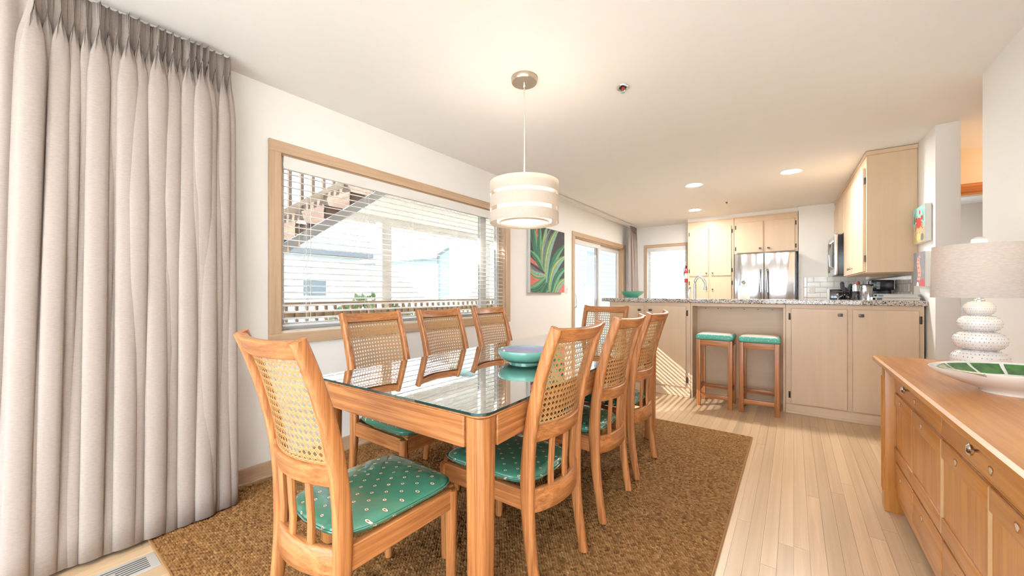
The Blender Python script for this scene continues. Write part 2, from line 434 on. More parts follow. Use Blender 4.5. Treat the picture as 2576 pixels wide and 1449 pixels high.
MB().lathe([(.0, -.09), (.09, -.08), (.14, -.045), (.15, -.015)], 20).build('lamp_bowl', emit('warm_bowl', (1, .75, .5), .9), plr)
MB().cyl((0, 0, -.02), .155, .02, 20).build('lamp_rim', NICKEL, plr)
plo = bpy.data.objects.new('passage_light', pl); COL.objects.link(plo); plo.location = (1.85, 4.75, 2.25)

# baseboards
BB = maple('Y')
def baseb(name, parts, ax='Y'):
    m = MB()
    for a in parts: m.box(*a)
    return struct(m.build(name, maple(ax), smooth=False, bevel=.004))
baseb('baseboard_left', [(XW, XW + .014, .62, 5.03, 0, .098), (XW, XW + .024, .62, 5.03, 0, .018)])
baseb('baseboard_right', [(.887, .901, .75, 3.47, 0, .098)])
baseb('baseboard_stub', [(WR(4.3), 1.01, 4.286, 4.30, 0, .098)], 'X')

# ------------------------------------------------------------------ windows and sliding doors
def casing_x(root, y0, y1, z0, z1, w=.072, door=False, sill=True):
    """flat casing boards on the room side of the left wall (root at the wall face)"""
    t = .02
    MB().box(0, t, y0 - w, y1 + w, z1, z1 + w).build('casing_head', maple('Y'), root, bevel=.003)
    zb = 0 if door else z0
    for a, b in ((y0 - w, y0), (y1, y1 + w)):
        MB().box(0, t, a, b, zb, z1).build('casing_side', maple('Z'), root, bevel=.003)
    if not door: MB().box(0, t, y0 - w, y1 + w, z0 - w, z0).build('casing_sill', maple('Y'), root, bevel=.003)
    # jamb lining
    MB().box(-.13, 0, y0, y1, z1 - .012, z1).build('jamb_head', maple('Y'), root)
    MB().box(-.13, 0, y0, y0 + .012, zb, z1).build('jamb_side', maple('Z'), root)
    MB().box(-.13, 0, y1 - .012, y1, zb, z1).build('jamb_side', maple('Z'), root)
    if not door: MB().box(-.13, 0.004, y0, y1, z0, z0 + .014).build('stool_board', plain('sill_white', (.74, .68, .58), .45), root)

def sash_x(root, y0, y1, z0, z1, x=-.10, fw=.045, glass=None):
    m = MB(); d = .04
    m.box(x - d/2, x + d/2, y0, y1, z0, z0 + fw).box(x - d/2, x + d/2, y0, y1, z1 - fw, z1)
    m.box(x - d/2, x + d/2, y0, y0 + fw, z0 + fw, z1 - fw).box(x - d/2, x + d/2, y1 - fw, y1, z0 + fw, z1 - fw)
    o = m.build('sash', WHITE, root, bevel=.003)
    MB().box(x - .003, x + .003, y0 + fw, y1 - fw, z0 + fw, z1 - fw).build('pane', TINT, o)
    return o
win1 = sroot('window_1', (XW, 0, 0))
casing_x(win1, *W1)
sash_x(win1, W1[0] + .012, 3.13, W1[2] + .014, W1[3] - .012)
sash_x(win1, 3.13, W1[1] - .012, W1[2] + .014, W1[3] - .012, x=-.10)
door1 = sroot('door_1', (XW, 0, 0))
casing_x(door1, *S1, door=True)
sash_x(door1, S1[0] + .012, -.70, .03, S1[3] - .012, x=-.06, fw=.075)
sash_x(door1, -.78, S1[1] - .012, .03, S1[3] - .012, x=-.105, fw=.075)
MB().box(-.13, 0, S1[0], S1[1], .0, .03).build('threshold', plain('aluminium', (.7, .7, .7), .4, .8), door1)
door2 = sroot('door_2', (XW, 0, 0))
casing_x(door2, *S2, door=True)
sash_x(door2, S2[0] + .012, 6.17, .03, S2[3] - .012, x=-.06, fw=.075)
sash_x(door2, 6.09, S2[1] - .012, .03, S2[3] - .012, x=-.105, fw=.075)
MB().box(-.13, 0, S2[0], S2[1], .0, .03).build('threshold', plain('aluminium', (.7, .7, .7), .4, .8), door2)
MB().tube([(-.03, S2[0] + .05, .90), (.01, S2[0] + .05, .93), (.018, S2[0] + .05, 1.0), (.01, S2[0] + .05, 1.10), (-.03, S2[0] + .05, 1.13)], .009).build('door_handle', WHITE, door2)
win2 = sroot('window_2', (0, YF, 0))
x0, x1, z0, z1 = W2; w = .055
MB().box(x0 - w, x1 + w, -.02, 0, z1, z1 + w).build('casing_head', maple('X'), win2, bevel=.003)
MB().box(x0 - w, x0, -.02, 0, z0, z1).build('casing_side', maple('Z'), win2, bevel=.003)
MB().box(x1, x1 + w, -.02, 0, z0, z1).build('casing_side', maple('Z'), win2, bevel=.003)
MB().box(x0 - w, x1 + w, -.02, 0, z0 - w, z0).build('casing_sill', maple('X'), win2, bevel=.003)
m = MB(); m.box(x0, x1, .08, .12, z0, z0 + .045).box(x0, x1, .08, .12, z1 - .045, z1).box(x0, x0 + .045, .08, .12, z0, z1).box(x1 - .045, x1, .08, .12, z0, z1)
sx = m.build('sash', WHITE, win2); MB().box(x0 + .04, x1 - .04, .097, .103, z0 + .04, z1 - .04).build('pane', TINT, sx)
for i, (a, b) in enumerate(((-2.5, .55), (.75, 4.0))):                      # unseen windows behind the camera, enlarged for more fill daylight
    w3 = sroot('window_%d' % (3 + i), (0, YREAR, 0)); m = MB()
    m.box(a, b, -.10, -.05, .05, .12).box(a, b, -.10, -.05, 2.23, 2.3).box(a, a + .07, -.1, -.05, .05, 2.3).box(b - .07, b, -.1, -.05, .05, 2.3).box((a+b)/2 - .04, (a+b)/2 + .04, -.1, -.05, .05, 2.3)
    s = m.build('sash', WHITE, w3); MB().box(a + .06, b - .06, -.078, -.072, .11, 2.24).build('pane', PANE, s)

# ------------------------------------------------------------------ outdoors
def siding(m, x0, x1, y0, y1, z0, z1, h=.19, t=.022, face='E'):
    """lap boards on one face"""
    z = z0
    while z < z1 - .01:
        zt = min(z + h, z1)
        if face == 'E': m.rings([[(x1, y0, z), (x1 + t, y0, z), (x1 + .003, y0, zt), (x1, y0, zt)], [(x1, y1, z), (x1 + t, y1, z), (x1 + .003, y1, zt), (x1, y1, zt)]])
        else: m.rings([[(x0, y0, z), (x0, y0 - t, z), (x0, y0 - .003, zt), (x0, y0, zt)], [(x1, y0, z), (x1, y0 - t, z), (x1, y0 - .003, zt), (x1, y0, zt)]])
        z += h
SIDW = plain('white_siding', (.66, .68, .68), .7); SIDB = plain('pale_blue_siding', (.50, .60, .62), .7)
SIDT = plain('aqua_siding', (.42, .58, .55), .7)
ROOF = plain('grey_shingle', (.20, .21, .22), .9, bump=.3, bscale=40, var=.15, vscale=20)
DECKW = wood('weathered_wood', (.15, .095, .062), (.25, .17, .115), 'X', across=20, along=1, coat=0, rough=.8)
DECKZ = wood('weathered_wood_z', (.15, .095, .062), (.25, .17, .115), 'Z', across=20, along=1, coat=0, rough=.8)
DECKY = wood('weathered_wood_y', (.36, .26, .17), (.50, .38, .26), 'Y', across=20, along=1, coat=0, rough=.8)
GZ = -1.2
struct(MB().box(-90, -2.8, -60, 80, GZ - .2, GZ).box(-2.8, 60, -60, -4.3, GZ - .2, GZ).box(-2.8, 60, 8, 80, GZ - .2, GZ).build('ground', plain('sandy_ground', (.52, .50, .44), .95, var=.15, vscale=.6)))
dk = MB()
for i in range(21): dk.box(-5.75, XW - .15, 0, 1, 0, 1) if False else None
deck = struct(MB().box(-5.75, XW - .14, -4.5, 9.0, -.14, -.075).build('porch_floor', DECKY, smooth=False))
bd0 = None
xx = -5.75
while xx < XW - .28:
    if bd0 is None: bd0 = MB().box(0, .138, -4.5, 9.0, -.075, -.045).build('deck_board', DECKY, deck, smooth=False); o = bd0
    else: o = inst(bd0, deck)
    o.location = (xx, 0, 0); xx += .144
PORCHW = plain('porch_white', (.80, .79, .77), .6)
roof = thing('porch_roof', 'white boarded porch ceiling outside the dining window', 'porch roof', (-4.4, 6.0, 2.5))
ZR = 2.5
xx = -5.9; first_b = None
while xx < XW - .25:
    if first_b is None: first_b = MB().box(0, .19, -2.9, 3.5, 0, .02).build('ceiling_board', PORCHW, roof, smooth=False); o = first_b
    else: o = inst(first_b, roof)
    o.location = (xx + 4.4, 0, 0); xx += .195
MB().box(-1.6, -1.5, -2.95, 3.5, -.16, .14).build('fascia_beam', PORCHW, roof)
MB().box(.70, 1.62, -5.6, -2.96, 0, .05).build('sun_block_eave', PORCHW, roof)  # unseen overhang added to cut the high sun through the dining window
MB().box(-1.6, 1.6, -2.95, 3.5, .02, .14).build('roof_deck', ROOF, roof)
sunblock_roof = thing('porch_roof', 'white boarded porch roof added to block sun outside the long curtain', 'porch roof', (-4.4, -2.1, 2.5))  # roof piece added to keep sun off the near chairs and rug
MB().box(-1.5, 1.6, -2.4, 2.45, .02, .14).build('roof_deck', ROOF, sunblock_roof)
MB().box(-1.6, -1.5, -2.4, 2.45, -.16, .14).build('fascia_beam', PORCHW, sunblock_roof)
for i in range(15):
    o = MB().box(0, .19, -2.4, 2.45, 0, .02).build('ceiling_board', PORCHW, sunblock_roof, smooth=False) if i == 0 else inst(o, sunblock_roof)
    o.location = (-1.5 + i*.195, 0, 0)
def post(label, x, y, w, z1):
    p = thing('porch_post', label, 'post', (x, y, -.045), 0, 'white porch posts')
    MB().rbox(-w/2, w/2, -w/2, w/2, 0, z1 + .045, .008).build('shaft', PORCHW, p)
    MB().rbox(-w/2 - .02, w/2 + .02, -w/2 - .02, w/2 + .02, 0, .16, .006).build('base_block', PORCHW, p)
p1 = px_x(965, 700, -5.66); post('white square porch post seen through middle of dining blind', -5.66, p1.y, .19, 2.34)
p2 = px_x(1214, 700, -5.66); post('white square porch post seen at right end of dining blind', -5.66, p2.y, .24, 2.34)
# outside stair rising along the wall
st = thing('outdoor_stair', 'weathered wooden stair with white stringer rising outside dining window', 'stair', (-3.62, 0, -.045))
A_ = px_x(714, 639, -3.62); B_ = px_x(973, 488, -3.62)
slope = (B_.z - A_.z) / (B_.y - A_.y)
zl = lambda y: A_.z + .045 + slope * (y - A_.y)           # underside line of near stringer
ya, yb = -.35, 3.05
for xo, nm, mt in ((0, 'stringer', plain('stringer_white', (.70, .70, .70), .6)), (-1.10, 'stringer', DECKY)):
    lo = max(0, zl(ya))
    pts = [(ya + .35, max(0, zl(ya + .35))), (yb, zl(yb)), (yb, zl(yb) + .10 if xo == 0 else zl(yb) + .30), (ya, max(.28, zl(ya) + (.10 if xo == 0 else .30))), (ya, lo)]
    MB().rings([[(xo - .02, y, z) for y, z in pts], [(xo + .02, y, z) for y, z in pts]]).build(nm, mt, st, smooth=False)
run = .265; nst = int((yb - ya) / run); tread0 = None; riser0 = None
for i in range(nst):
    y = ya + .1 + i * run; z = zl(y) + .24
    if tread0 is None:
        tread0 = MB().box(-1.08, -.03, 0, .29, -.04, 0).build('tread', DECKW, st, smooth=False); o = tread0
        riser0 = MB().box(-1.08, -.03, .262, .284, 0, run * slope - .04).build('riser', DECKW, st, smooth=False); r = riser0
    else: o = inst(tread0, st); r = inst(riser0, st)
    o.location = (0, y, z); r.location = (0, y, z)
bal0 = None
for i in range(nst * 2):
    y = ya + .12 + i * run / 2; z = zl(y) + .1
    if bal0 is None: bal0 = MB().box(-.018, .018, -.018, .018, 0, 1.0).build('baluster', DECKZ, st, smooth=False); o = bal0
    else: o = inst(bal0, st)
    o.location = (-1.12, y, z)
MB().rings([[(-1.16, ya, zl(ya) + 1.08), (-1.08, ya, zl(ya) + 1.08), (-1.08, ya, zl(ya) + 1.12), (-1.16, ya, zl(ya) + 1.12)], [(-1.16, yb, zl(yb) + 1.08), (-1.08, yb, zl(yb) + 1.08), (-1.08, yb, zl(yb) + 1.12), (-1.16, yb, zl(yb) + 1.12)]]).build('handrail', DECKY, st, smooth=False)
# porch railing
rl = thing('porch_railing', 'weathered wooden porch railing with square balusters', 'railing', (-5.47, 0, -.045))
MB().box(-.05, .09, -3.5, 8.6, 1.02, 1.06).build('cap_rail', DECKY, rl, smooth=False)
MB().box(-.02, .02, -3.5, 8.6, .84, .93).build('upper_rail', DECKY, rl, smooth=False)
MB().box(-.02, .02, -3.5, 8.6, .10, .19).build('lower_rail', DECKY, rl, smooth=False)
b0 = None; yy = -3.4
while yy < 8.6:
    if b0 is None: b0 = MB().box(.02, .055, -.018, .018, .06, 1.02).build('baluster', DECKY, rl, smooth=False); o = b0
    else: o = inst(b0, rl)
    o.location = (0, yy, 0); yy += .135
# houses across the way
def house(name, label, x_face, y0, y1, depth, z_eave, z_ridge, wallm, ridge='x', over=.5):
    h = thing(name, label, 'house', (x_face, (y0 + y1)/2, GZ))
    hw = (y1 - y0)/2; ze, zr = z_eave - GZ, z_ridge - GZ
    m = MB(); m.box(-depth, 0, -hw, hw, 0, ze)
    if ridge == 'x':
        m.rings([[(-depth, -hw, ze), (-depth, hw, ze), (-depth, 0, zr)], [(0, -hw, ze), (0, hw, ze), (0, 0, zr)]])
    m.build('wall', wallm, h, smooth=False)
    s = MB(); siding(s, -depth, 0, -hw, hw, 0, ze); stuff(s.build('lap_siding', wallm, h, smooth=False))
    r = MB()
    if ridge == 'x':
        sl = (zr - ze)/hw
        for sgn in (-1, 1):
            yo = sgn*(hw + over); zo = ze - sl*over
            r.rings([[(-depth - over, yo, zo), (-depth - over, 0, zr), (-depth - over, 0, zr + .18), (-depth - over, yo, zo + .18)], [(over, yo, zo), (over, 0, zr), (over, 0, zr + .18), (over, yo, zo + .18)]])
    else:                                    # hipped
        lo = [(-depth - over, -hw - over, ze), (over, -hw - over, ze), (over, hw + over, ze), (-depth - over, hw + over, ze)]
        hi = [(-depth/2 - .2, -hw*.35, zr), (-depth/2 + .2, -hw*.35, zr), (-depth/2 + .2, hw*.35, zr), (-depth/2 - .2, hw*.35, zr)]
        r.rings([lo, [(x, y, z + .15) for x, y, z in lo], hi])
    r.build('roof', ROOF, h, smooth=False)
    return h
def hwin(h, y, z, w, hh, x=0.0):
    f = MB().box(x, x + .06, y - w/2 - .08, y + w/2 + .08, z - .08, z + hh + .08).build('window', plain('trim_white', (.75, .75, .75), .6), h, smooth=False)
    MB().box(x + .05, x + .07, y - w/2, y + w/2, z, z + hh).build('pane', plain('dark_glass', (.16, .19, .2), .1), f, smooth=False)
def hbalcony(h, y0, y1, z, d=.9):
    s = MB().box(0, d, y0, y1, z - .2, z).build('balcony', plain('trim_white', (.75, .75, .75), .6), h, smooth=False)
    m = MB(); n = int((y1 - y0)/.16)
    for i in range(n + 1): m.box(d - .05, d, y0 + (y1-y0)*i/n - .025, y0 + (y1-y0)*i/n + .025, z, z + .95)
    m.box(d - .06, d + .02, y0, y1, z + .95, z + 1.02); m.build('balcony_railing', DECKY, s, smooth=False)
e1 = px_x(905, 650, -13.0); e0 = px_x(690, 650, -13.0); rz_ = px_x(800, 598, -16.0)
h1 = house('neighbour_house', 'white sided house with grey hipped roof beyond the stair', -13.0, e0.y - 3.5, e1.y, 7.0, e1.z, e1.z + 1.75, SIDW, 'hip', .35)
wv = px_x(790, 725, -13.0); hwin(h1, wv.y - (e0.y - 3.5 + e1.y)/2, wv.z - .25 - GZ, .75, .55)
a0 = px_x(1003, 650, -27.0); a1 = px_x(1085, 650, -27.0)
h2 = house('neighbour_house', 'white house with chimney and low roof behind porch post', -27.0, a0.y - 2.0, a1.y, 9.0, a1.z, a1.z + 1.6, SIDW, 'hip', .4)
h2c = (a0.y - 2.0 + a1.y)/2
c = px_x(1080, 610, -29.0); MB().box(-2.6, -1.7, c.y - h2c - .45, c.y - h2c + .45, a1.z - GZ, c.z + .5 - GZ).build('chimney', plain('chimney_white', (.6, .62, .63), .8), h2, smooth=False)
wv = px_x(1010, 740, -27.0); hwin(h2, wv.y - h2c - .4, wv.z - GZ - .6, .8, 1.2)
wv = px_x(1005, 690, -27.0); hbalcony(h2, wv.y - h2c - .9, wv.y - h2c + .8, wv.z - .6 - GZ); hwin(h2, wv.y - h2c - .3, wv.z - .3 - GZ, .9, 1.3)
g0 = px_x(1100, 640, -16.0); g1 = px_x(1250, 640, -16.0)
h3 = house('neighbour_house', 'pale blue gabled house with upper balcony right of porch post', -16.0, g0.y, g1.y, 8.0, g0.z, g0.z + 1.5, SIDB, 'x', .45)
h3c = (g0.y + g1.y)/2
wv = px_x(1175, 668, -16.0); hbalcony(h3, wv.y - h3c - .6, wv.y - h3c + 1.2, wv.z - .25 - GZ, .7); hwin(h3, wv.y - h3c + .2, wv.z - .2 - GZ, .9, 1.5)
wv = px_x(1170, 740, -16.0); hbalcony(h3, wv.y - h3c - 1.2, wv.y - h3c + 1.4, wv.z - .35 - GZ, .8)
MB().box(.02, .12, -(g1.y-g0.y)/2 - .03, -(g1.y-g0.y)/2 + .10, 0, g0.z - GZ).build('downpipe', plain('pipe_grey', (.3, .33, .35), .5), h3, smooth=False)
# aqua wing seen through the kitchen slider, and a house beyond the far window
h4 = house('aqua_house', 'aqua sided wing standing outside the kitchen sliding door', -6.6, 12.2, 17.5, 6.0, 4.2, 6.0, SIDT, 'x', .3)
hwin(h4, -.6, 2.6, .9, 1.4); MB().box(0.02, .07, -2.55, -2.35, 0, 5.3).build('corner_board', PORCHW, h4, smooth=False)
h5 = house('neighbour_house', 'white house with grey roof seen through far kitchen window', -7.0, 21.0, 27.0, 8.0, 4.4, 6.4, SIDW, 'hip', .5)
s = MB(); siding(s, -8.0, 0, -3.0, 3, 0, 5.6, face='S'); stuff(s.build('end_siding', SIDW, h5, smooth=False))
# shrub between the houses
def shrub(label, loc, r):
    t = thing('garden_shrub', label, 'shrub', loc); m = MB(); rs = random.Random(int(loc[1]*10))
    for i in range(420):
        d = Vector((rs.gauss(0, 1), rs.gauss(0, 1), rs.gauss(0, 1))).normalized() * r * rs.uniform(.55, 1.0)
        c = Vector((0, 0, r * 1.1)) + Vector((d.x, d.y, d.z * 1.1)); a = Vector((rs.gauss(0, 1), rs.gauss(0, 1), rs.gauss(0, 1))).normalized(); b = a.orthogonal().normalized()
        L_ = r * .16; m.quad([c - a*L_, c + b*L_*.5, c + a*L_, c - b*L_*.5])
    stuff(m.build('foliage', plain('shrub_leaf', (.14, .19, .07), .7), t, smooth=False))
    MB().tube([(0, 0, 0), (.04, 0, r*.6), (0, .03, r*1.2)], [.06, .045, .03]).build('stem', DECKZ, t)
sv = px_x(915, 740, -11.0); shrub('round green shrub growing between the two nearest houses', (-11.0, sv.y, GZ), 1.05)
sv = px_x(990, 740, -12.5); shrub('green shrub beyond porch railing right of the post', (-12.5, sv.y, GZ), .95)

# ================================================================== BLINDS
def blind_x():
    y0, y1 = W1[0] + .016, W1[1] - .016
    b = thing('venetian_blind', 'white horizontal slat blind with moulded valance in dining window', 'window blind', (XW - .035, (y0 + y1)/2, 0))
    hw = (y1 - y0)/2; zt = 2.02
    MB().rings([[(.028, -hw, zt - .082), (.044, -hw, zt - .078), (.040, -hw, zt - .05), (.048, -hw, zt - .02), (.050, -hw, zt), (.03, -hw, zt)], [(.028, hw, zt - .082), (.044, hw, zt - .078), (.040, hw, zt - .05), (.048, hw, zt - .02), (.050, hw, zt), (.03, hw, zt)]]).build('valance', SLAT, b, ang=60)
    MB().box(-.03, .025, -hw + .004, hw - .004, zt - .045, zt).build('head_rail', SLAT, b)
    s0 = None; n = 24; tilt = math.radians(10)
    for i in range(n):
        z = 1.925 - i * .0432
        if s0 is None:
            m = MB(); q = [(-.0235, -.0006), (0, .0022), (.0235, -.0006)]
            m.rings([[(a, yy, z_ - .0014) for a, z_ in q] + [(a, yy, z_ + .0014) for a, z_ in reversed(q)] for yy in (-hw + .006, hw - .006)])
            s0 = m.build('slat', SLAT, b, ang=80); o = s0
        else: o = inst(s0, b)
        o.location = (0, 0, z); o.rotation_euler = (0, tilt, 0)
    zb = 1.925 - n * .0432
    MB().rbox(-.025, .025, -hw + .006, hw - .006, zb - .004, zb + .012, .003).build('bottom_rail', SLAT, b)
    CORD = plain('cord_white', (.72, .70, .66), .8)
    for yy in (-hw + .16, -hw + .62, -.12, hw - .75, hw - .2):
        m = MB()
        for xo in (-.026, .026): m.tube([(xo, yy, zb), (xo, yy, zt - .05)], .0009, 4)
        m.tube([(0, yy + .012, zb), (0, yy + .012, zt - .05)], .0009, 4); m.build('ladder_cord', CORD, b)
    for yy, zz in ((-hw + .03, 1.42), (-hw + .10, 1.46)):
        c = MB().tube([(.034, yy, zz + .02), (.034, yy, zt - .05)], .001, 4).build('pull_cord', CORD, b)
        MB().lathe([(.004, .035), (.008, .0), (.0, -.001)], 8, (.034, yy, zz - .01)).build('tassel', plain('tassel_wood', (.62, .50, .36), .6), c)
    for yy in (-hw + .145, -hw + .175): MB().tube([(.033, yy, .95), (.033, yy, zt - .06)], .0022, 6).build('tilt_wand', CORD, b)
blind_x()
def blind_y():
    x0, x1 = W2[0] + .012, W2[1] - .012; hw = (x1 - x0)/2
    b = thing('venetian_blind', 'small white slat blind hanging in the far kitchen window', 'window blind', ((x0 + x1)/2, YF + .035, 0))
    MB().rbox(-hw, hw, -.045, -.03, 1.945, 2.025, .004).build('valance', SLAT, b)
    s0 = None
    for i in range(22):
        if s0 is None: s0 = MB().box(-hw + .006, hw - .006, -.025, .025, -.0014, .0014).build('slat', SLAT, b); o = s0
        else: o = inst(s0, b)
        o.location = (0, 0, 1.915 - i*.0432); o.rotation_euler = (math.radians(-4), 0, 0)
    MB().rbox(-hw + .006, hw - .006, -.025, .025, .955, .97, .003).build('bottom_rail', SLAT, b)
    for xx in (-hw + .12, 0, hw - .12):
        MB().tube([(xx, -.026, .97), (xx, -.026, 1.95)], .001, 4).build('ladder_cord', plain('cord_white', (.72, .70, .66), .8), b)
blind_y()

# ================================================================== CURTAINS
LINEN = cloth('linen', (.55, .475, .43), 900, .28)
def curtain(name, label, y0, y1, xt, nf, zb, zt, amp, flare, seed, lead=0.0, ns=26, spread=0.0):
    """pinch pleated curtain hanging along the left wall; y0 end is the leading edge"""
    rs = random.Random(seed)
    root = thing(name, label, 'curtain', (xt, (y0 + y1)/2, zb))
    ym = (y0 + y1)/2
    wd = [rs.uniform(.75, 1.3) for _ in range(nf)]
    tot = sum(wd); ph = [rs.uniform(.75, 1.25) for _ in range(nf)]; dr = [rs.uniform(-.5, .5) for _ in range(nf)]
    zs = [zb + (zt - zb) * t for t in (0, .05, .12, .22, .35, .5, .65, .78, .86, .90, .93, .945, .96, .98, 1.0)]
    rows = []
    for z in zs:
        q = (zt - z) / (zt - zb)                 # 0 at the top
        head = max(0, 1 - q / .045)              # pleat header
        body = min(1, max(0, (q - .022) / .11)); body = body*body*(3 - 2*body)
        r = []
        c = 0.0
        L0, L1 = y0 - spread*q, y1 - spread*.1*q
        if lead:
            for k in range(6): r.append((xt + .012*math.sin(k*.8) + flare*q*.55, L0 - lead + lead*k/6 + .0, z))
        for i in range(nf):
            for k in range(ns):
                t = k/ns; a = 2*PI*t
                yy = L0 + (L1 - L0)*(c + wd[i]*t)/tot
                f = .5 - .5*math.cos(a); f = f**.8
                # header: a tight pinch, then the fold opens
                pin = math.exp(-((t - .5)/.13)**2)
                zig = pin * (.55 + .45*math.cos((t - .5)*2*PI/.085))
                d = amp*ph[i]*(body*(f - .35)*(1 + .25*q) + (1 - body)*(zig*.34 + .22))
                yy += body*amp*.33*math.sin(2*a)*ph[i]*-1 + dr[i]*.018*q
                r.append((xt + d + flare*q + .006*math.sin(7*q + i*1.9)*body, yy, z + (.004*math.sin(i*2.1 + a) if q > .97 else 0)))
            c += wd[i]
        rows.append(r)
    m = MB(); V = [[m.bm.verts.new((x - xt, y - ym, z - zb)) for x, y, z in r] for r in rows]
    for a, b in zip(V[:-1], V[1:]):
        for i in range(len(a) - 1): m.bm.faces.new((a[i], a[i+1], b[i+1], b[i]))
    o = m.build('curtain_panel', LINEN, root, ang=180)
    sd = o.modifiers.new('solid', 'SOLIDIFY'); sd.thickness = .0025; sd.offset = 0
    return root
c1 = curtain('long_curtain', 'tall beige linen pinch-pleat curtain covering the sliding door', .07, .755, -2.50, 22, .018, 2.425, .100, .042, 5, lead=.075, spread=.05)
MB().box(-.012, .012, -2.6, .335, 2.410, 2.422).build('curtain_track', plain('track_white', (.75, .74, .72), .4), c1)
# return of the panel to the wall
MB().box(-.115, -.0, .345, .3475, .03, 2.405).build('curtain_return', LINEN, c1)
c2 = curtain('long_curtain', 'beige pleated curtain gathered at far end of kitchen slider', 7.06, 7.40, -2.49, 9, .02, 2.40, .085, .05, 9, spread=.02)
MB().box(-.03, .03, -2.9, .2, 2.385, 2.415).build('curtain_track', plain('track_white', (.75, .74, .72), .4), c2)

# ================================================================== RUG
def rug():
    x0, x1, y0, y1 = RUG
    root = thing('woven_rug', 'brown woven seagrass rug under the dining table', 'rug', ((x0+x1)/2, (y0+y1)/2, 0))
    cx, cy = (x0+x1)/2, (y0+y1)/2; hx, hy = (x1-x0)/2, (y1-y0)/2
    MB().box(-hx, hx, -hy, hy, .0005, .006).build('backing', plain('rug_backing', (.13, .068, .025), .95), root, smooth=False)
    px, py = .0150, .0092
    nx, ny = int(2*hx/px), int(2*hy/py)
    I, J = np.meshgrid(np.arange(nx), np.arange(ny), indexing='ij'); I = I.ravel(); J = J.ravel()
    n = I.size
    X = -hx + (I + .5 + .5*(J % 2))*px; Y = -hy + (J + .5)*py
    X = np.clip(X, -hx + .008, hx - .008)
    ang = np.where((I + J//2) % 2 == 0, .42, -.42) + np.random.uniform(-.16, .16, n)
    ln = px*.74*np.random.uniform(.85, 1.1, n); wd = py*.66*np.random.uniform(.85, 1.1, n); hh = .0078*np.random.uniform(.75, 1.15, n)
    t = np.array([(-1, 0, .0), (-.45, -1, .05), (-.45, 1, .05), (.45, -1, .05), (.45, 1, .05), (1, 0, .0), (-.4, 0, 1), (.4, 0, 1)])
    ca, sa = np.cos(ang), np.sin(ang)
    lx = t[None, :, 0]*ln[:, None]; ly = t[None, :, 1]*wd[:, None]
    vx = X[:, None] + lx*ca[:, None] - ly*sa[:, None]; vy = Y[:, None] + lx*sa[:, None] + ly*ca[:, None]
    vz = .0055 + t[None, :, 2]*hh[:, None]
    co = np.stack([vx, vy, vz], -1).reshape(-1, 3)
    fq = np.array([(0, 1, 6), (0, 6, 2), (1, 3, 7), (1, 7, 6), (2, 6, 7), (2, 7, 4), (3, 5, 7), (5, 4, 7)])
    F = (fq[None] + (np.arange(n)*8)[:, None, None]).reshape(-1, 3)
    me = bpy.data.meshes.new('weave'); me.vertices.add(len(co)); me.vertices.foreach_set('co', co.ravel())
    me.loops.add(F.size); me.loops.foreach_set('vertex_index', F.ravel())
    me.polygons.add(len(F)); me.polygons.foreach_set('loop_start', np.arange(0, F.size, 3)); me.polygons.foreach_set('loop_total', np.full(len(F), 3))
    me.update(); me.polygons.foreach_set('use_smooth', np.ones(len(F), dtype=bool))
    at = me.attributes.new('strand', 'FLOAT', 'POINT'); at.data.foreach_set('value', np.repeat(np.random.rand(n), 8).astype(np.float32))
    m, nt, b = nmat('seagrass'); L = nt.links.new
    a = N(nt, 'ShaderNodeAttribute', attribute_name='strand'); rp = N(nt, 'ShaderNodeValToRGB'); L(a.outputs['Fac'], rp.inputs[0])
    e = rp.color_ramp.elements; e[0].color = c4((.205, .095, .032)); e[1].color = c4((.44, .25, .10)); x = e.new(.5); x.color = c4((.33, .165, .058)); x = e.new(.85); x.color = c4((.35, .20, .075))
    L(rp.outputs[0], b.inputs['Base Color']); b.inputs['Roughness'].default_value = .85; b.inputs['Specular IOR Level'].default_value = .2
    me.materials.append(m)
    o = bpy.data.objects.new('weave', me); COL.objects.link(o); o.parent = root; stuff(o)
    # bound edge: stitched loops
    e = MB()
    def edge(p, q):
        p, q = Vector(p), Vector(q); k = int((q - p).length/.02); pts = []
        for i in range(k + 1): pts.append(tuple(p.lerp(q, i/k) + Vector((0, 0, .0015*(i % 2)))))
        e.tube(pts, .0055, 6)
    edge((-hx, -hy, .0062), (hx, -hy, .0062)); edge((hx, -hy, .0062), (hx, hy, .0062)); edge((hx, hy, .0062), (-hx, hy, .0062)); edge((-hx, hy, .0062), (-hx, -hy, .0062))
    e.build('binding', plain('rug_binding', (.35, .19, .07), .9), root)
rug()
RT = .0180

# floor vent
vn = thing('floor_vent', 'white slotted floor register beside the rug corner', 'floor vent', (-2.20, .265, 0))
m = MB(); m.rbox(-.065, .065, -.16, .14, .0005, .005, .002); m.build('plate', plain('vent_metal', (.60, .59, .56), .45, .2), vn)
for i in range(6): MB().box(-.045 + i*.0165, -.037 + i*.0165, -.13, .11, .0048, .0054).build('slot', plain('vent_slot', (.10, .10, .10), .8), vn, smooth=False)
MB().rbox(-.004, .006, -.012, .012, .005, .009, .001).build('lever', plain('vent_metal', (.60, .59, .56), .45, .2), vn)

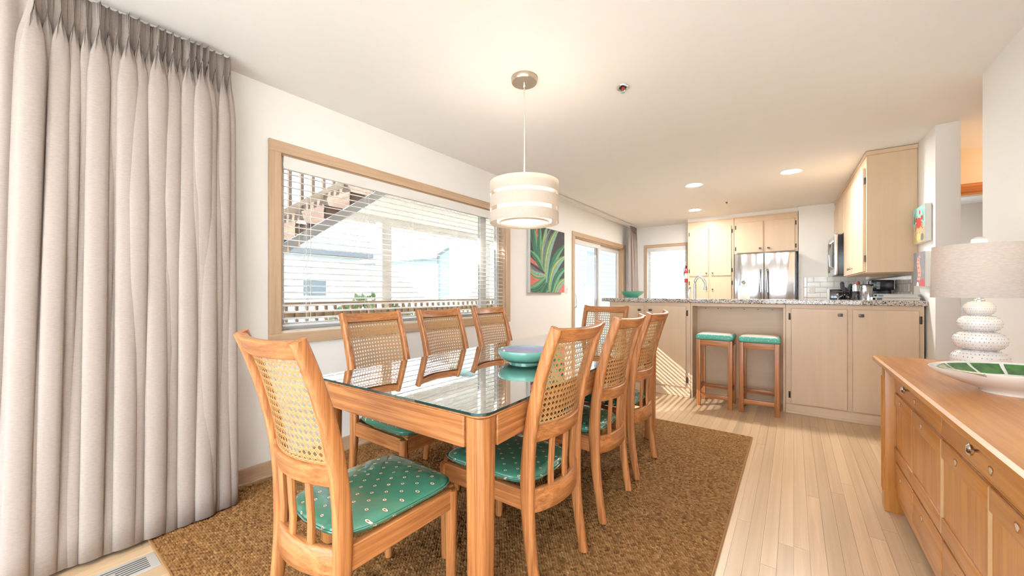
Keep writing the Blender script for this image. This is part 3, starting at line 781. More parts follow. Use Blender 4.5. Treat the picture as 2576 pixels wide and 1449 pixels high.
# ================================================================== DINING TABLE
TANG = math.radians(2.0)
table = thing('dining_table', 'oak dining table with glass top in middle of rug', 'table', (-1.301, 1.956, RT), TANG)
TW, TL, TH = .488, 1.08, .735
m = MB(); r = .05; ol = []
def rrect(hx, hy, r, n=6):
    o = []
    for cx, cy, a0 in ((hx - r, hy - r, 0), (-hx + r, hy - r, PI/2), (-hx + r, -hy + r, PI), (hx - r, -hy + r, 1.5*PI)):
        for k in range(n + 1): a = a0 + PI/2*k/n; o.append((cx + r*math.cos(a), cy + r*math.sin(a)))
    return o
MB().prism(rrect(TW - .004, TL - .004, .045), TH - .008, TH).build('tabletop', oak('Y'), table, bevel=.003)
for sx in (-1, 1):
    MB().box(sx*(TW - .006) - (.026 if sx > 0 else 0), sx*(TW - .006) + (.026 if sx < 0 else 0), -TL + .085, TL - .085, TH - .112, TH - .008).build('side_apron', oak('Y'), table, bevel=.004)
for sy in (-1, 1):
    MB().box(-TW + .085, TW - .085, sy*(TL - .006) - (.026 if sy > 0 else 0), sy*(TL - .006) + (.026 if sy < 0 else 0), TH - .112, TH - .008).build('end_apron', oak('X'), table, bevel=.004)
for sx in (-1, 1):
    for sy in (-1, 1):
        cx, cy = sx*(TW - .045), sy*(TL - .045)
        rs = []
        for z, s in ((0, .86), (.02, .88), (.45, .95), (TH - .12, 1.0), (TH - .0085, 1.0)):
            rs.append([(cx + x*s, cy + y*s, z) for x, y in rrect(.041, .041, .024, 4)])
        MB().rings(rs).build('leg', oak('Z'), table)
GL = glass_mat('table_glass', (.94, .97, .96), 1.65, 0.0, 3.0)
gt = MB().prism(rrect(TW, TL, .05), TH + .0012, TH + .0102).build('glass_top', [GL, plain('glass_edge', (.012, .045, .04), .08, coat=.6)], table, smooth=False)
for p in gt.data.polygons:
    if abs(p.normal.z) < .5: p.material_index = 1
TTOP = RT + TH + .0102

# ================================================================== CHAIRS
CANE = plain('cane', (.52, .28, .105), .55, var=.12, vscale=60)
CUSH = dots('cushion_print', (.055, .235, .155))
PZ = [0, .10, .25, .44, .60, .75, .88, 1.0]; PY = [-.268, -.252, -.230, -.222, -.234, -.262, -.298, -.344]; PXX = [.202, .202, .202, .202, .203, .204, .205, .205]
def py(z): return float(np.interp(z, PZ, PY))
def backy(x, z):
    b = float(np.interp(z, [.35, .6, 1.0], [.050, .046, .030])); return py(z) - b*max(0, 1 - (x/.19)**2)
def smooth_path(n=22):
    from_z = np.linspace(0, 1.0, n)
    cy = np.polyfit(PZ, PY, 4)
    return [(float(np.interp(z, PZ, PXX)), float(np.polyval(cy, z)), float(z)) for z in from_z]
def curved_bar(z0, z1, t, hw, yo=0.0, n=14, dz=0.0):
    m = MB(); rs = []
    for i in range(n + 1):
        x = -hw + 2*hw*i/n; y = backy(x, (z0 + z1)/2) + yo; s = dz*(1 - (x/hw)**2); e = .005
        ya_, yb_ = backy(x, z0) + yo, backy(x, z1) + yo
        rs.append([(x, ya_ - t/2 + e, z0 - s), (x, ya_ + t/2 - e, z0 - s), (x, ya_ + t/2, z0 + e - s), (x, yb_ + t/2, z1 - e - s), (x, yb_ + t/2 - e, z1 - s), (x, yb_ - t/2 + e, z1 - s), (x, yb_ - t/2, z1 - e - s), (x, ya_ - t/2, z0 + e - s)])
    return m.rings(rs)
def make_chair():
    c = thing('dining_chair', 'x', 'chair', (0, 0, RT), 0, 'cane back dining chairs')
    path = smooth_path()
    for s in (-1, 1):
        sz = [(float(np.interp(z, [0, .3, .45, .8, 1], [.033, .036, .038, .036, .034])), float(np.interp(z, [0, .2, .42, .6, .85, 1], [.036, .042, .056, .050, .044, .040]))) for _, _, z in path]
        o = MB().sweep([(x*s, y, z) for x, y, z in path], sz, 12).build('back_post', oak('Z'), c, ang=60)
        MB().lathe([(.0, -.010), (.014, -.009), (.015, .004)], 10, (.202*s, -.268, .0)).build('glide', plain('felt_glide', (.55, .5, .44), .9), o) if False else None
        MB().lathe([(.016, 0), (.0175, .01), (.021, .2), (.0235, .37), (.0235, .40)], 14, (.200*s, .198, 0), cap=True).build('front_leg', oak('Z'), c)
        m = MB(); m.rings([[(s*.190, -.20, z0) for z0 in ()]]) if False else None
        MB().rings([[(s*.184, -.205, .332), (s*.210, -.205, .332), (s*.210, -.205, .406), (s*.184, -.205, .406)], [(s*.190, .19, .336), (s*.216, .19, .336), (s*.216, .19, .406), (s*.190, .19, .406)]]).build('side_rail', oak('Y'), c, bevel=.004)
    MB().rbox(-.19, .19, .196, .220, .336, .406, .004).build('front_rail', oak('X'), c)
    curved_bar(.322, .406, .026, .190).build('seat_rail', oak('X'), c, ang=50)
    curved_bar(.580, .642, .024, .190).build('mid_rail', oak('X'), c, ang=50)
    curved_bar(.950, 1.0, .032, .196, dz=.006).build('top_rail', oak('X'), c, ang=50)
    for x in (-.094, 0, .094):
        rs = []
        for z in (.402, .46, .525, .585):
            y = backy(x, z); rs.append([(x - .0155, y - .006, z), (x + .0155, y - .006, z), (x + .0155, y + .006, z), (x - .0155, y + .006, z)])
        MB().rings(rs).build('slat', oak('Z'), c, bevel=.002)
    # cane web: pairs of strands both ways plus the two diagonals, woven on the curved back
    m = MB(); hw, z0, z1, p = .188, .640, .955, .0208
    def pt(x, z, off): return (x, backy(x, z) + off, z)
    def ribbon(a, b, w, off, n):
        (xa, za), (xb, zb) = a, b; L_ = math.hypot(xb - xa, zb - za)
        if L_ < .004: return
        nx, nz = -(zb - za)/L_*w/2, (xb - xa)/L_*w/2
        k = max(2, int(L_/.022)); prev = None
        for i in range(k + 1):
            x, z = xa + (xb - xa)*i/k, za + (zb - za)*i/k
            cur = (m.bm.verts.new(pt(x + nx, z + nz, off)), m.bm.verts.new(pt(x - nx, z - nz, off)))
            if prev: m.bm.faces.new((prev[0], prev[1], cur[1], cur[0]))
            prev = cur
    nx_ = int(2*hw/p); nz_ = int((z1 - z0)/p)
    for i in range(nx_ + 1):
        for s in (-1, 1): x = -hw + (2*hw - nx_*p)/2 + i*p + s*.0019; ribbon((x, z0), (x, z1), .0025, .0004, 1)
    for j in range(nz_ + 1):
        for s in (-1, 1): z = z0 + (z1 - z0 - nz_*p)/2 + j*p + s*.0019; ribbon((-hw, z), (hw, z), .0025, -.0004, 1)
    ox, oz = -hw + (2*hw - nx_*p)/2, z0 + (z1 - z0 - nz_*p)/2
    for k in range(-nz_ - 2, nx_ + 3):
        for sg in (1, -1):
            x_at0 = ox + (k + .5)*p if sg == 1 else ox + (k + nz_ + .5)*p        # diagonals cut the corners of each eight-sided hole
            pts = []
            zs0, zs1 = z0, z1
            f = lambda z: x_at0 + sg*(z - oz)
            ta, tb = zs0, zs1
            lo, hi = sorted(((-hw - x_at0)/sg + oz, (hw - x_at0)/sg + oz))
            ta, tb = max(ta, lo), min(tb, hi)
            if tb > ta: ribbon((f(ta), ta), (f(tb), tb), .0032, .0010*sg, 1)
    stuff(m.build('cane_web', CANE, c, smooth=False))
    # spline strips hold the cane edge
    m = MB()
    for x in (-.181, .181): m.tube([pt(x, z, .002) for z in np.linspace(.645, .95, 9)], .0032, 6)
    for z in (.648, .945): m.tube([pt(x, z, .002) for x in np.linspace(-.181, .181, 11)], .0032, 6)
    m.build('cane_spline', plain('cane_spline', (.46, .24, .09), .6), c)
    # cushion: domed pad, square in front, rounded to the back
    rs = []; n = 40
    def outl(k, grow, z):
        o = []
        for i in range(n):
            a = 2*PI*i/n; e = 5.5; ca, sa = math.cos(a), math.sin(a)
            x = math.copysign(abs(ca)**(2/e), ca)*(.196 + grow); y = math.copysign(abs(sa)**(2/e), sa)*(.205 + grow)
            if y < 0: y -= .028*(1 - (x/.2)**2) if abs(x) < .2 else 0
            x *= 1 + .04*(y/.2)
            o.append((x*k, y*k + .006, z))
        return o
    for k, g, z in ((.80, 0, .407), (.97, .0, .407), (1, .006, .416), (1, .010, .426), (.995, .006, .436), (.96, 0, .4435), (.86, 0, .4495), (.62, 0, .455), (.3, 0, .457)): rs.append(outl(k, g, z))
    cu = MB().rings(rs).build('cushion', CUSH, c, ang=60)
    MB().tube(outl(1.0, .0115, .427) + [outl(1.0, .0115, .427)[0]], .0028, 6, cap=False).build('piping', CUSH, cu)
    return c
chair0 = make_chair()
CH_SPOTS = [
    (-1.205, .795, 0, 'oak cane back chair at near end of table, closest to curtain'),
    (-1.746, 1.37, -PI/2, 'window side cane chair nearest the long curtain'),
    (-1.746, 1.92, -PI/2, 'middle one of three cane chairs along the window side'),
    (-1.742, 2.475, -PI/2, 'window side cane chair farthest from the long curtain'),
    (-1.365, 2.945, PI, 'cane chair at far end of table facing the camera'),
    (-1.000, 1.325, PI/2, 'cane chair nearest the camera on aisle side of table'),
    (-1.020, 1.945, PI/2, 'middle one of three cane chairs along the aisle side'),
    (-1.030, 2.480, PI/2, 'aisle side cane chair nearest the bar stools'),
]
for i, (x, y, rz, lab) in enumerate(CH_SPOTS):
    c = chair0 if i == 0 else copy_tree(chair0)
    c.scale = (.94, 1, 1.005); c.location = (x, y, RT); c.rotation_euler = (0, 0, rz + (TANG*.5 if i not in (0,) else 0)); c['label'] = lab

# bowl on the table
bw = thing('serving_bowl', 'wide teal bowl with lavender inside on glass dining table', 'bowl', (-1.185, 1.72, TTOP))
MB().lathe([(.0, .004), (.076, .004), (.080, .0), (.088, .0), (.088, .008), (.112, .014), (.136, .030), (.146, .050), (.149, .068), (.1475, .073), (.144, .069)], 40).build('bowl_outside', TEAL, bw, ang=70)
MB().lathe([(.1445, .0695), (.139, .052), (.120, .034), (.08, .021), (.0, .017)], 40).build('bowl_inside', plain('lavender_glaze', (.33, .32, .44), .2, coat=.7), bw)

# ================================================================== BAR STOOLS
STC = dots('stool_print', (.11, .47, .38), .5, .1, pitch=.05, ring=(.78, .76, .68), core=(.78, .76, .68), ringr=.10, corer=.05)
def stool(lab, x, y):
    s = thing('bar_stool', lab, 'stool', (x, y, 0), 0, 'bar stools in the niche')
    hw, hd, H_ = .160, .155, .672
    for sx in (-1, 1):
        for sy in (-1, 1):
            MB().rbox(sx*(hw - .019) - .019, sx*(hw - .019) + .019, sy*(hd - .019) - .019, sy*(hd - .019) + .019, 0.0, H_, .004).build('leg', oak('Z'), s)
    for sy in (-1, 1):
        MB().rbox(-hw + .038, hw - .038, sy*(hd - .019) - .012, sy*(hd - .019) + .012, H_ - .06, H_ - .002, .003).build('seat_rail', oak('X'), s)
        MB().rbox(-hw + .038, hw - .038, sy*(hd - .019) - .011, sy*(hd - .019) + .011, (.085 if sy < 0 else .13), (.128 if sy < 0 else .173), .003).build('stretcher', oak('X'), s)
    for sx in (-1, 1):
        MB().rbox(sx*(hw - .019) - .012, sx*(hw - .019) + .012, -hd + .038, hd - .038, H_ - .06, H_ - .002, .003).build('seat_rail', oak('Y'), s)
        MB().rbox(sx*(hw - .019) - .011, sx*(hw - .019) + .011, -hd + .038, hd - .038, .15, .193, .003).build('stretcher', oak('Y'), s)
    rs = []
    for k, z in ((.94, H_), (1.02, H_ + .006), (1.04, H_ + .024), (1.02, H_ + .040), (.95, H_ + .054), (.80, H_ + .064), (.45, H_ + .069)):
        rs.append([(a*k, b*k, z) for a, b in rrect(hw, hd, .022, 5)])
    o = MB().rings(rs).build('cushion', [STC, plain('seat_top', (.52, .47, .40), .4, coat=.3)], s, ang=60)  # upper faces of the pad are pale beige
    for p in o.data.polygons:
        if p.center.z > H_ + .050: p.material_index = 1
stool('teal cushioned oak bar stool left of its twin', -.638, 4.39)
stool('teal cushioned oak bar stool beside the right cabinet doors', -.262, 4.39)

# ================================================================== BAR PENINSULA
YP = 4.50
CR = cream_wood
def knob_sq(parent, x, y, z, d=(0, -1), r=.014):
    m = MB(); dx, dy = d
    if dy: m.box(x - .005, x + .005, y - .018, y, z - .005, z + .005); m.rbox(x - .017, x + .017, y - .030, y - .016, z - .013, z + .013, .003)
    return m.build('knob', BRONZE, parent)
def hinge(parent, x, y, z, n='Y'):
    m = MB(); m.rbox(x - .008, x + .008, y - .006, y, z - .032, z + .032, .002); m.cyl((x, y - .006, z - .028), .004, .056, 8)
    return m.build('hinge', BRONZE, parent)
def door_y(parent, x0, x1, z0, z1, y, knobx, knobz, hingex, t=.02, hz=.13):
    d = MB().box(x0, x1, y - t, y, z0, z1).build('door', CR('Z'), parent, bevel=.004)
    knob_sq(d, knobx, y - t, knobz)
    if hingex is not None:
        for z in (z0 + hz*.6, z1 - hz*.6): hinge(d, hingex, y - .001, z)
    return d
# left double unit
u1 = thing('base_cabinet', 'cream two door bar cabinet left of the stools', 'cabinet', (0, YP, 0))
MB().box(-1.83, -.905, 0.0, .30, .0, 1.035).build('carcass', CR('X'), u1, bevel=.002)
door_y(u1, -1.80, -1.405, .105, .998, 0, -1.45, .945, None)
door_y(u1, -1.372, -.948, .105, .998, 0, -1.325, .945, -.937)
MB().box(-1.83, -.905, -.016, 0, 0, .085).box(-1.83, -.905, -.024, 0, 0, .02).build('base_trim', CR('X'), u1, bevel=.003)
# knee niche
u2 = thing('bar_niche', 'open cream knee niche with screw heads behind the stools', 'cabinet', (0, YP, 0))
MB().box(-.903, -.062, 0, .30, 1.000, 1.035).box(-.903, -.062, .27, .30, 0, 1.0).build('back_panel', CR('X'), u2, bevel=.002)
MB().box(-.903, -.885, 0, .27, 0, 1.0).build('side_panel', CR('Z'), u2); MB().box(-.08, -.062, 0, .27, 0, 1.0).build('side_panel', CR('Z'), u2)
for i in range(6): MB().cyl((-.80 + i*.125, .266, .968), .005, .004, 8, axis='Y').build('screw_head', BRONZE, u2)
u3 = thing('base_cabinet', 'cream two door bar cabinet right of the stools', 'cabinet', (0, YP, 0))
MB().box(-.060, .860, 0, .30, 0, 1.035).build('carcass', CR('X'), u3, bevel=.002)
door_y(u3, -.018, .385, .095, .996, 0, .335, .945, -.030)
door_y(u3, .420, .828, .095, .996, 0, .475, .945, .840)
MB().box(-.06, .865, -.016, 0, 0, .085).box(-.06, .865, -.028, 0, 0, .022).build('base_trim', CR('X'), u3, bevel=.003)
GR = granite()
bt = thing('bar_countertop', 'speckled granite bar top above the stools', 'countertop', (0, YP, 1.035))
m = MB(); o_ = []
for k in range(9): a = PI/2 + PI*k/8; o_.append((-1.80 + .19*math.cos(a), .155 + .195*math.sin(a)))
m.prism(o_ + [(.874, -.04), (.864, .35)], 0, .043); m.build('slab', GR, bt, bevel=.006)
# kitchen side of the bar: low counter with the sink
u4 = thing('sink_cabinet', 'cream kitchen cabinet run behind the bar under the tap', 'cabinet', (0, YP + .30, 0))
MB().box(-1.83, .20, .0, .56, .0, .88).build('carcass', CR('X'), u4); MB().box(-1.8, -.85, .56, .58, .1, .86).build('door', CR('Z'), u4); MB().box(-.82, .17, .56, .58, .1, .86).build('door', CR('Z'), u4)
lc = thing('sink_counter', 'granite work counter with sink on kitchen side of bar', 'countertop', (0, YP + .30, .88))
MB().box(-1.85, .20, .0, .60, 0, .04).build('slab', GR, lc); MB().rbox(-1.25, -.80, .12, .48, .0405, .046, .003).build('sink_rim', STEEL, lc)
LCZ = .92
# tap
fx = px_y(1748, 740, 5.0)
ft = thing('kitchen_tap', 'brushed steel gooseneck pull-down tap behind the bar', 'tap', (fx.x, 5.0, LCZ))
MB().lathe([(.03, 0), (.03, .01), (.022, .02), (.02, .12), (.018, .13)], 16).build('tap_base', STEEL, ft)
arc = [(0, 0, .12), (0, 0, .33)] + [(.052 - .052*math.cos(a), 0, .33 + .085*math.sin(a)) for a in np.linspace(.3, 2.5, 10)] + [(.112, 0, .345)]
MB().tube(arc, .0155, 12).build('gooseneck', STEEL, ft)
MB().lathe([(.012, .0), (.014, -.03), (.022, -.085), (.020, -.092), (.0, -.092)], 14, (.112, 0, .352)).build('spray_head', STEEL, ft)
sp = px_y(1733, 740, 5.0)
lv = thing('tap_lever', 'small grey lever handle standing left of the tap', 'tap lever', (sp.x, 5.0, LCZ))
MB().lathe([(.022, 0), (.02, .02), (.012, .12), (.014, .16)], 12).build('stem', STEEL, lv)
MB().rings([[(x*s + dx, y*s, z) for x, y in rrect(.016, .008, .007, 3)] for s, dx, z in ((.7, 0, .155), (1, -.004, .20), (1.1, .003, .25), (.8, .012, .285), (.2, .016, .295))]).build('paddle', STEEL, lv)
# paper towel
pt_ = px_y(1871, 740, 5.1)
tw = thing('paper_towel_stand', 'white paper towel roll on stand with ball top', 'paper towel', (pt_.x, 5.1, LCZ + .001))
MB().lathe([(.0, 0), (.08, 0), (.08, .012), (.0, .013)], 24).build('stand_base', STEEL, tw)
MB().lathe([(.02, .014), (.058, .014), (.060, .02), (.060, .292), (.058, .297), (.02, .297)], 28).build('paper_roll', plain('paper_white', (.84, .83, .81), .9), tw)
MB().lathe([(.007, .29), (.007, .32), (.020, .328), (.025, .343), (.019, .358), (.0, .365)], 16).build('ball_finial', CHROME, tw)
# green bowl on the bar
gb = px_y(1590, 745, 4.66)
b2 = thing('footed_bowl', 'flared green bowl on left end of granite bar', 'bowl', (gb.x, 4.66, 1.078))
MB().lathe([(.0, .004), (.07, .0), (.076, .0), (.072, .012), (.076, .018), (.11, .040), (.137, .068), (.146, .084), (.140, .084), (.128, .068), (.10, .045), (.06, .026), (0, .022)], 36).build('bowl_body', plain('green_glaze', (.11, .42, .29), .35, coat=.4), b2, ang=60)
# ring binders lying on the bar
def binder(lab, y, z, x0, x1, rz):
    t = thing('ring_binder', lab, 'binder', ((x0 + x1)/2, y, z), rz, 'binders on the bar'); L_ = (x1 - x0)/2
    MB().rbox(-L_, L_, -.11, .11, 0, .003, .001).rbox(-L_, L_, -.11, .11, .024, .027, .001).rbox(-L_, -L_ + .003, -.11, .11, 0, .027, .001).build('cover', plain('binder_white', (.74, .74, .73), .35), t)
    MB().box(-L_ + .02, L_ - .012, -.104, .104, .0035, .021).build('pages', plain('paper_edge', (.66, .63, .57), .9), t)
    MB().box(-L_ + .03, -L_ + .06, -.1095, -.105, .004, .022).build('ring_clip', BLACK, t)
binder('lower white ring binder lying on right end of bar', 4.60, 1.0785, .555, .850, -.06)
binder('upper white ring binder stacked on another on the bar', 4.61, 1.1065, .575, .850, -.16)

# ================================================================== FAR KITCHEN WALL: pantry and fridge
pn = thing('pantry_cabinet', 'tall cream four door pantry cabinet beside the fridge', 'cabinet', (0, 7.22, 0))
MB().box(-1.495, -.790, 0, .43, .0, 2.385).build('carcass', CR('Z'), pn, bevel=.002)
MB().box(-1.50, -.788, -.012, 0, 2.365, 2.385).build('cornice', CR('X'), pn)
for i, (a, b, kx, hx) in enumerate(((-1.462, -1.165, -1.195, -1.472), (-1.128, -.825, -1.100, -.815))):
    for z0, z1, kz in ((1.43, 2.255, 1.475), (.12, 1.40, 1.20)):
        d = MB().box(a, b, -.02, 0, z0, z1).build('door', CR('Z'), pn, bevel=.004)
        MB().cyl((kx, -.045, kz), .012, .012, 12, axis='Y').cyl((kx, -.034, kz), .005, .015, 8, axis='Y').build('knob', BRONZE, d)
        for z in (z0 + .09, z1 - .09): hinge(d, hx, -.001, z)
of = thing('over_fridge_cabinet', 'cream two door wall cabinet above the fridge', 'cabinet', (0, 7.22, 0))
MB().box(-.785, .055, 0, .43, 1.775, 2.385).build('carcass', CR('Z'), of, bevel=.002)
MB().box(-.787, .057, -.012, 0, 2.365, 2.385).build('cornice', CR('X'), of)
door_y(of, -.755, -.385, 1.79, 2.285, 0, -.425, 1.85, -.766, hz=.12); door_y(of, -.355, .018, 1.79, 2.285, 0, -.315, 1.85, .030, hz=.12)
struct(MB().box(-1.50, .062, 7.225, 7.66, 2.387, CH).build('soffit', WALL, smooth=False))
fr = thing('refrigerator', 'stainless steel french door fridge with dark sides', 'refrigerator', (-.365, 7.07, 0))
FRM, nt, b = nmat('fridge_steel'); L = nt.links.new
b.inputs['Metallic'].default_value = 1; b.inputs['Base Color'].default_value = (.62, .62, .63, 1); b.inputs['Roughness'].default_value = .16
tc = N(nt, 'ShaderNodeTexCoord'); mp = N(nt, 'ShaderNodeMapping'); mp.inputs['Scale'].default_value = (7, 7, 1.3); L(tc.outputs['Object'], mp.inputs[0])
n1 = N(nt, 'ShaderNodeTexNoise', i_Scale=1.0, i_Detail=1.0); L(mp.outputs[0], n1.inputs['Vector'])
bp = N(nt, 'ShaderNodeBump', i_Strength=.5, i_Distance=.03); L(n1.outputs['Fac'], bp.inputs['Height']); L(bp.outputs[0], b.inputs['Normal'])
MB().box(-.405, .405, .03, .56, .02, 1.755).build('case', BLACK, fr)
for a, b_, hx in ((-.398, -.004, -.045), (.004, .385, .045)):
    d = MB().rbox(a, b_, -.045, .025, .68, 1.755, .008).build('fridge_door', FRM, fr)
    MB().tube([(hx, -.05, .85), (hx, -.085, .88), (hx, -.09, 1.15), (hx, -.085, 1.47), (hx, -.05, 1.50)], .012, 10).build('handle', STEEL, d)
dw = MB().rbox(-.398, .385, -.045, .025, .06, .67, .008).build('freezer_drawer', FRM, fr)
MB().tube([(-.3, -.05, .60), (-.29, -.085, .60), (.29, -.085, .60), (.3, -.05, .60)], .012, 10).build('handle', STEEL, dw)
MB().box(.16, .25, -.0475, -.045, 1.665, 1.68).build('badge', plain('badge', (.35, .35, .36), .3, 1.0), fr)
# fire extinguisher on pantry side
fe = thing('fire_extinguisher', 'small red fire extinguisher hung on pantry cabinet side', 'fire extinguisher', (-1.535, 7.30, 1.32))
MB().lathe([(0, 0), (.030, .003), (.033, .012), (.033, .20), (.028, .225), (.014, .245), (.012, .262)], 20).build('cylinder', plain('red_enamel', (.52, .03, .035), .3, coat=.5), fe)
MB().lathe([(.0333, .075), (.0336, .077), (.0336, .165), (.0333, .167)], 20).build('label_band', plain('label_white', (.72, .74, .72), .6), fe)
MB().rbox(-.012, .012, -.012, .012, .258, .29, .003).rbox(-.006, .006, -.06, .02, .29, .302, .002).rbox(-.006, .006, -.055, .01, .272, .280, .002).build('valve_lever', BLACK, fe)
MB().tube([(0, -.012, .27), (-.03, -.02, .26), (-.038, -.012, .2), (-.037, -.005, .12)], .006, 8).build('hose', BLACK, fe)
MB().box(.028, .036, -.02, .02, .05, .28).build('bracket', STEEL, fe)

# ================================================================== RIGHT KITCHEN WALL (local -x faces the room)
def kroot(name, lab, cat, y, z=0, group=None): return thing(name, lab, cat, (WR(y), y, z), SKEW, group)
def updoor(parent, y0, y1, z0, z1, x=-.33, knob=None, hinge_y=None):
    d = MB().box(x - .02, x, y0, y1, z0, z1).build('door', CR('Z'), parent, bevel=.003)
    if knob:
        m = MB(); m.cyl((x - .042, knob[0], knob[1]), .005, .022, 8, axis='X'); m.cyl((x - .052, knob[0], knob[1]), .013, .012, 12, axis='X'); m.build('knob', NICKEL, d)
    if hinge_y is not None:
        for z in (z0 + .12, z1 - .12): MB().rbox(x - .012, x + .004, hinge_y - .008, hinge_y + .008, z - .03, z + .03, .002).build('hinge', BRONZE, d)
    return d
ya_ = 4.745
k1 = kroot('wall_cabinet', 'cream wall cabinet with wide blank end nearest the dining room', 'cabinet', ya_)
MB().box(-.33, -.002, 0, .715, 1.33, 2.40).build('carcass', CR('Z'), k1, bevel=.002)
updoor(k1, .045, .70, 1.34, 2.30, knob=(.64, 1.40), hinge_y=.034)
MB().box(-.335, -.002, -.012, .715, 2.40, 2.435).build('cornice', CR('Y'), k1)
k2 = kroot('wall_cabinet', 'cream full height wall cabinet beside the microwave', 'cabinet', ya_ + .717)
MB().box(-.33, -.002, 0, .612, 1.33, 2.40).build('carcass', CR('Z'), k2, bevel=.002); updoor(k2, .015, .60, 1.34, 2.30, knob=(.07, 1.40))
MB().box(-.335, -.002, 0, .612, 2.40, 2.435).build('cornice', CR('Y'), k2)
k3 = kroot('wall_cabinet', 'short cream wall cabinet with two doors above microwave', 'cabinet', ya_ + 1.331)
MB().box(-.33, -.002, 0, 1.085, 1.862, 2.40).build('carcass', CR('Z'), k3, bevel=.002)
updoor(k3, .015, .44, 1.87, 2.30, knob=(.39, 1.90)); updoor(k3, .46, .96, 1.87, 2.30, knob=(.52, 1.90))
MB().box(-.335, -.002, 0, 1.085, 2.40, 2.435).build('cornice', CR('Y'), k3)
mw = kroot('microwave', 'stainless microwave with black side under the wall cabinets', 'microwave', ya_ + 1.345, 1.36)
MB().rbox(-.40, -.002, 0, .76, 0, .495, .004).build('case', BLACK, mw)
MB().rbox(-.432, -.401, 0, .76, .0, .495, .006).build('front_frame', STEEL, mw)
MB().rbox(-.437, -.430, .10, .52, .08, .43, .003).build('door_window', BLACK, mw)
MB().tube([(-.435, .055, .08), (-.468, .055, .11), (-.475, .055, .25), (-.468, .055, .39), (-.435, .055, .42)], .011, 10).build('handle', STEEL, mw)
MB().rbox(-.436, -.430, .57, .73, .05, .45, .002).build('control_panel', plain('panel_dark', (.05, .05, .055), .3), mw)
# base run and counter along that wall
kb = kroot('kitchen_base_cabinet', 'cream base cabinets along right kitchen wall', 'cabinet', 4.86)
MB().box(-.60, -.002, 0, 2.30, 0, .88).build('carcass', CR('Z'), kb)
for i in range(4): MB().box(-.62, -.60, .02 + i*.57, .56 + i*.57, .1, .86).build('door', CR('Z'), kb)
kc = kroot('kitchen_counter', 'granite counter along right kitchen wall', 'countertop', 4.86, .88)
MB().box(-.64, -.004, 0, 2.305, 0, .04).build('slab', GR, kc)
# tiles
TILE = plain('white_tile', (.76, .76, .73), .12, coat=.5)
GROUT = plain('grout', (.42, .41, .39), .9)
bs1 = thing('tile_backsplash', 'white subway tile backsplash on wall right of fridge', 'backsplash', (.125, 7.18, .92))
MB().box(0, .66, -.004, 0, 0, .455).build('grout_bed', GROUT, bs1)
tile0 = MB().rbox(0, .151, -.010, -.003, 0, .0735, .002, 1).build('tile', TILE, bs1); used = False
cuts = {}
for rw in range(6):
    x = .04 - (.0765 if rw % 2 else 0)
    while x < .655:
        a, b_ = max(x, .04), min(x + .151, .66)
        if b_ - a > .02:
            if abs(b_ - a - .151) < 1e-6: o = tile0 if not used else inst(tile0, bs1); used = True
            else: o = MB().rbox(0, b_ - a, -.010, -.003, 0, .0735, .002, 1).build('tile', TILE, bs1)
            o.location = (a, 0, rw*.0765)
        x += .1535
e0 = None
for rw in range(3):
    if e0 is None: e0 = MB().rbox(0, .036, -.011, -.003, 0, .15, .003, 1).build('edge_tile', TILE, bs1); o = e0
    else: o = inst(e0, bs1)
    o.location = (.001, 0, rw*.1535)
ou = thing('wall_outlet', 'white outlet plate on tiles beside the fridge', 'outlet', (.22, 7.168, 1.19))
MB().rbox(-.037, .037, -.006, 0, -.058, .058, .002).build('plate', WHITE, ou); MB().rbox(-.014, .014, -.009, -.005, -.034, -.008, .002).rbox(-.014, .014, -.009, -.005, .008, .034, .002).build('socket', PORC, ou)
bs2 = kroot('tile_backsplash', 'white subway tile backsplash under the right wall cabinets', 'backsplash', 4.87, .92)
MB().box(-.004, -.001, 0, 2.29, 0, .405).build('grout_bed', GROUT, bs2)
t0 = MB().rbox(-.010, -.003, 0, .151, 0, .0735, .002, 1).build('tile', TILE, bs2); used = False
for rw in range(5):
    y = .04 - (.0765 if rw % 2 else 0)
    while y < 2.13:
        if y >= .0:
            o = t0 if not used else inst(t0, bs2); used = True; o.location = (0, y, .006 + rw*.0765 if rw else 0)
        y += .1535
# things on the right counter
def kpos(u, y): return px_y(u, 740, y).x
tov = thing('toaster_oven', 'black toaster oven in far corner of kitchen counter', 'toaster oven', (.555, 6.94, .92), .0)
MB().rbox(-.155, .155, -.10, .17, .015, .27, .006).build('case', BLACK, tov)
MB().rbox(-.168, -.152, -.11, .17, .012, .275, .004).build('side_panel', plain('side_white', (.72, .73, .72), .35), tov)
MB().rbox(-.14, .09, -.106, -.10, .05, .235, .003).build('glass_door', plain('dark_gloss', (.008, .008, .01), .05, coat=1), tov)
MB().tube([(-.12, -.105, .235), (-.12, -.13, .235), (.07, -.13, .235), (.07, -.105, .235)], .006, 8).build('handle', CHROME, tov)
for z in (.08, .14, .2): MB().cyl((.125, -.118, z), .014, .018, 12, axis='Y').build('dial', STEEL, tov)
for sx in (-.13, .13): MB().cyl((sx, -.08, 0), .012, .016, 8).cyl((sx, .14, 0), .012, .016, 8).build('foot', BLACK, tov)
cm = thing('coffee_maker', 'tall black coffee maker at near end of kitchen counter', 'coffee maker', (.735, 5.50, .92))
MB().rbox(-.085, .085, -.11, .11, 0, .04, .006).rbox(-.085, .085, .02, .11, .03, .36, .008).rbox(-.085, .085, -.11, .11, .25, .355, .010).build('body', BLACK, cm)
MB().lathe([(0, .045), (.055, .045), (.065, .08), (.06, .16), (.045, .19), (.048, .20)], 20, (0, -.045, 0)).build('carafe', plain('dark_gloss', (.008, .008, .01), .05, coat=1), cm)
for i in range(5): MB().rbox(-.045, -.02, -.1135, -.109, .262 + i*.016, .272 + i*.016, .001).build('button', plain('grey_button', (.35, .35, .36), .4), cm)
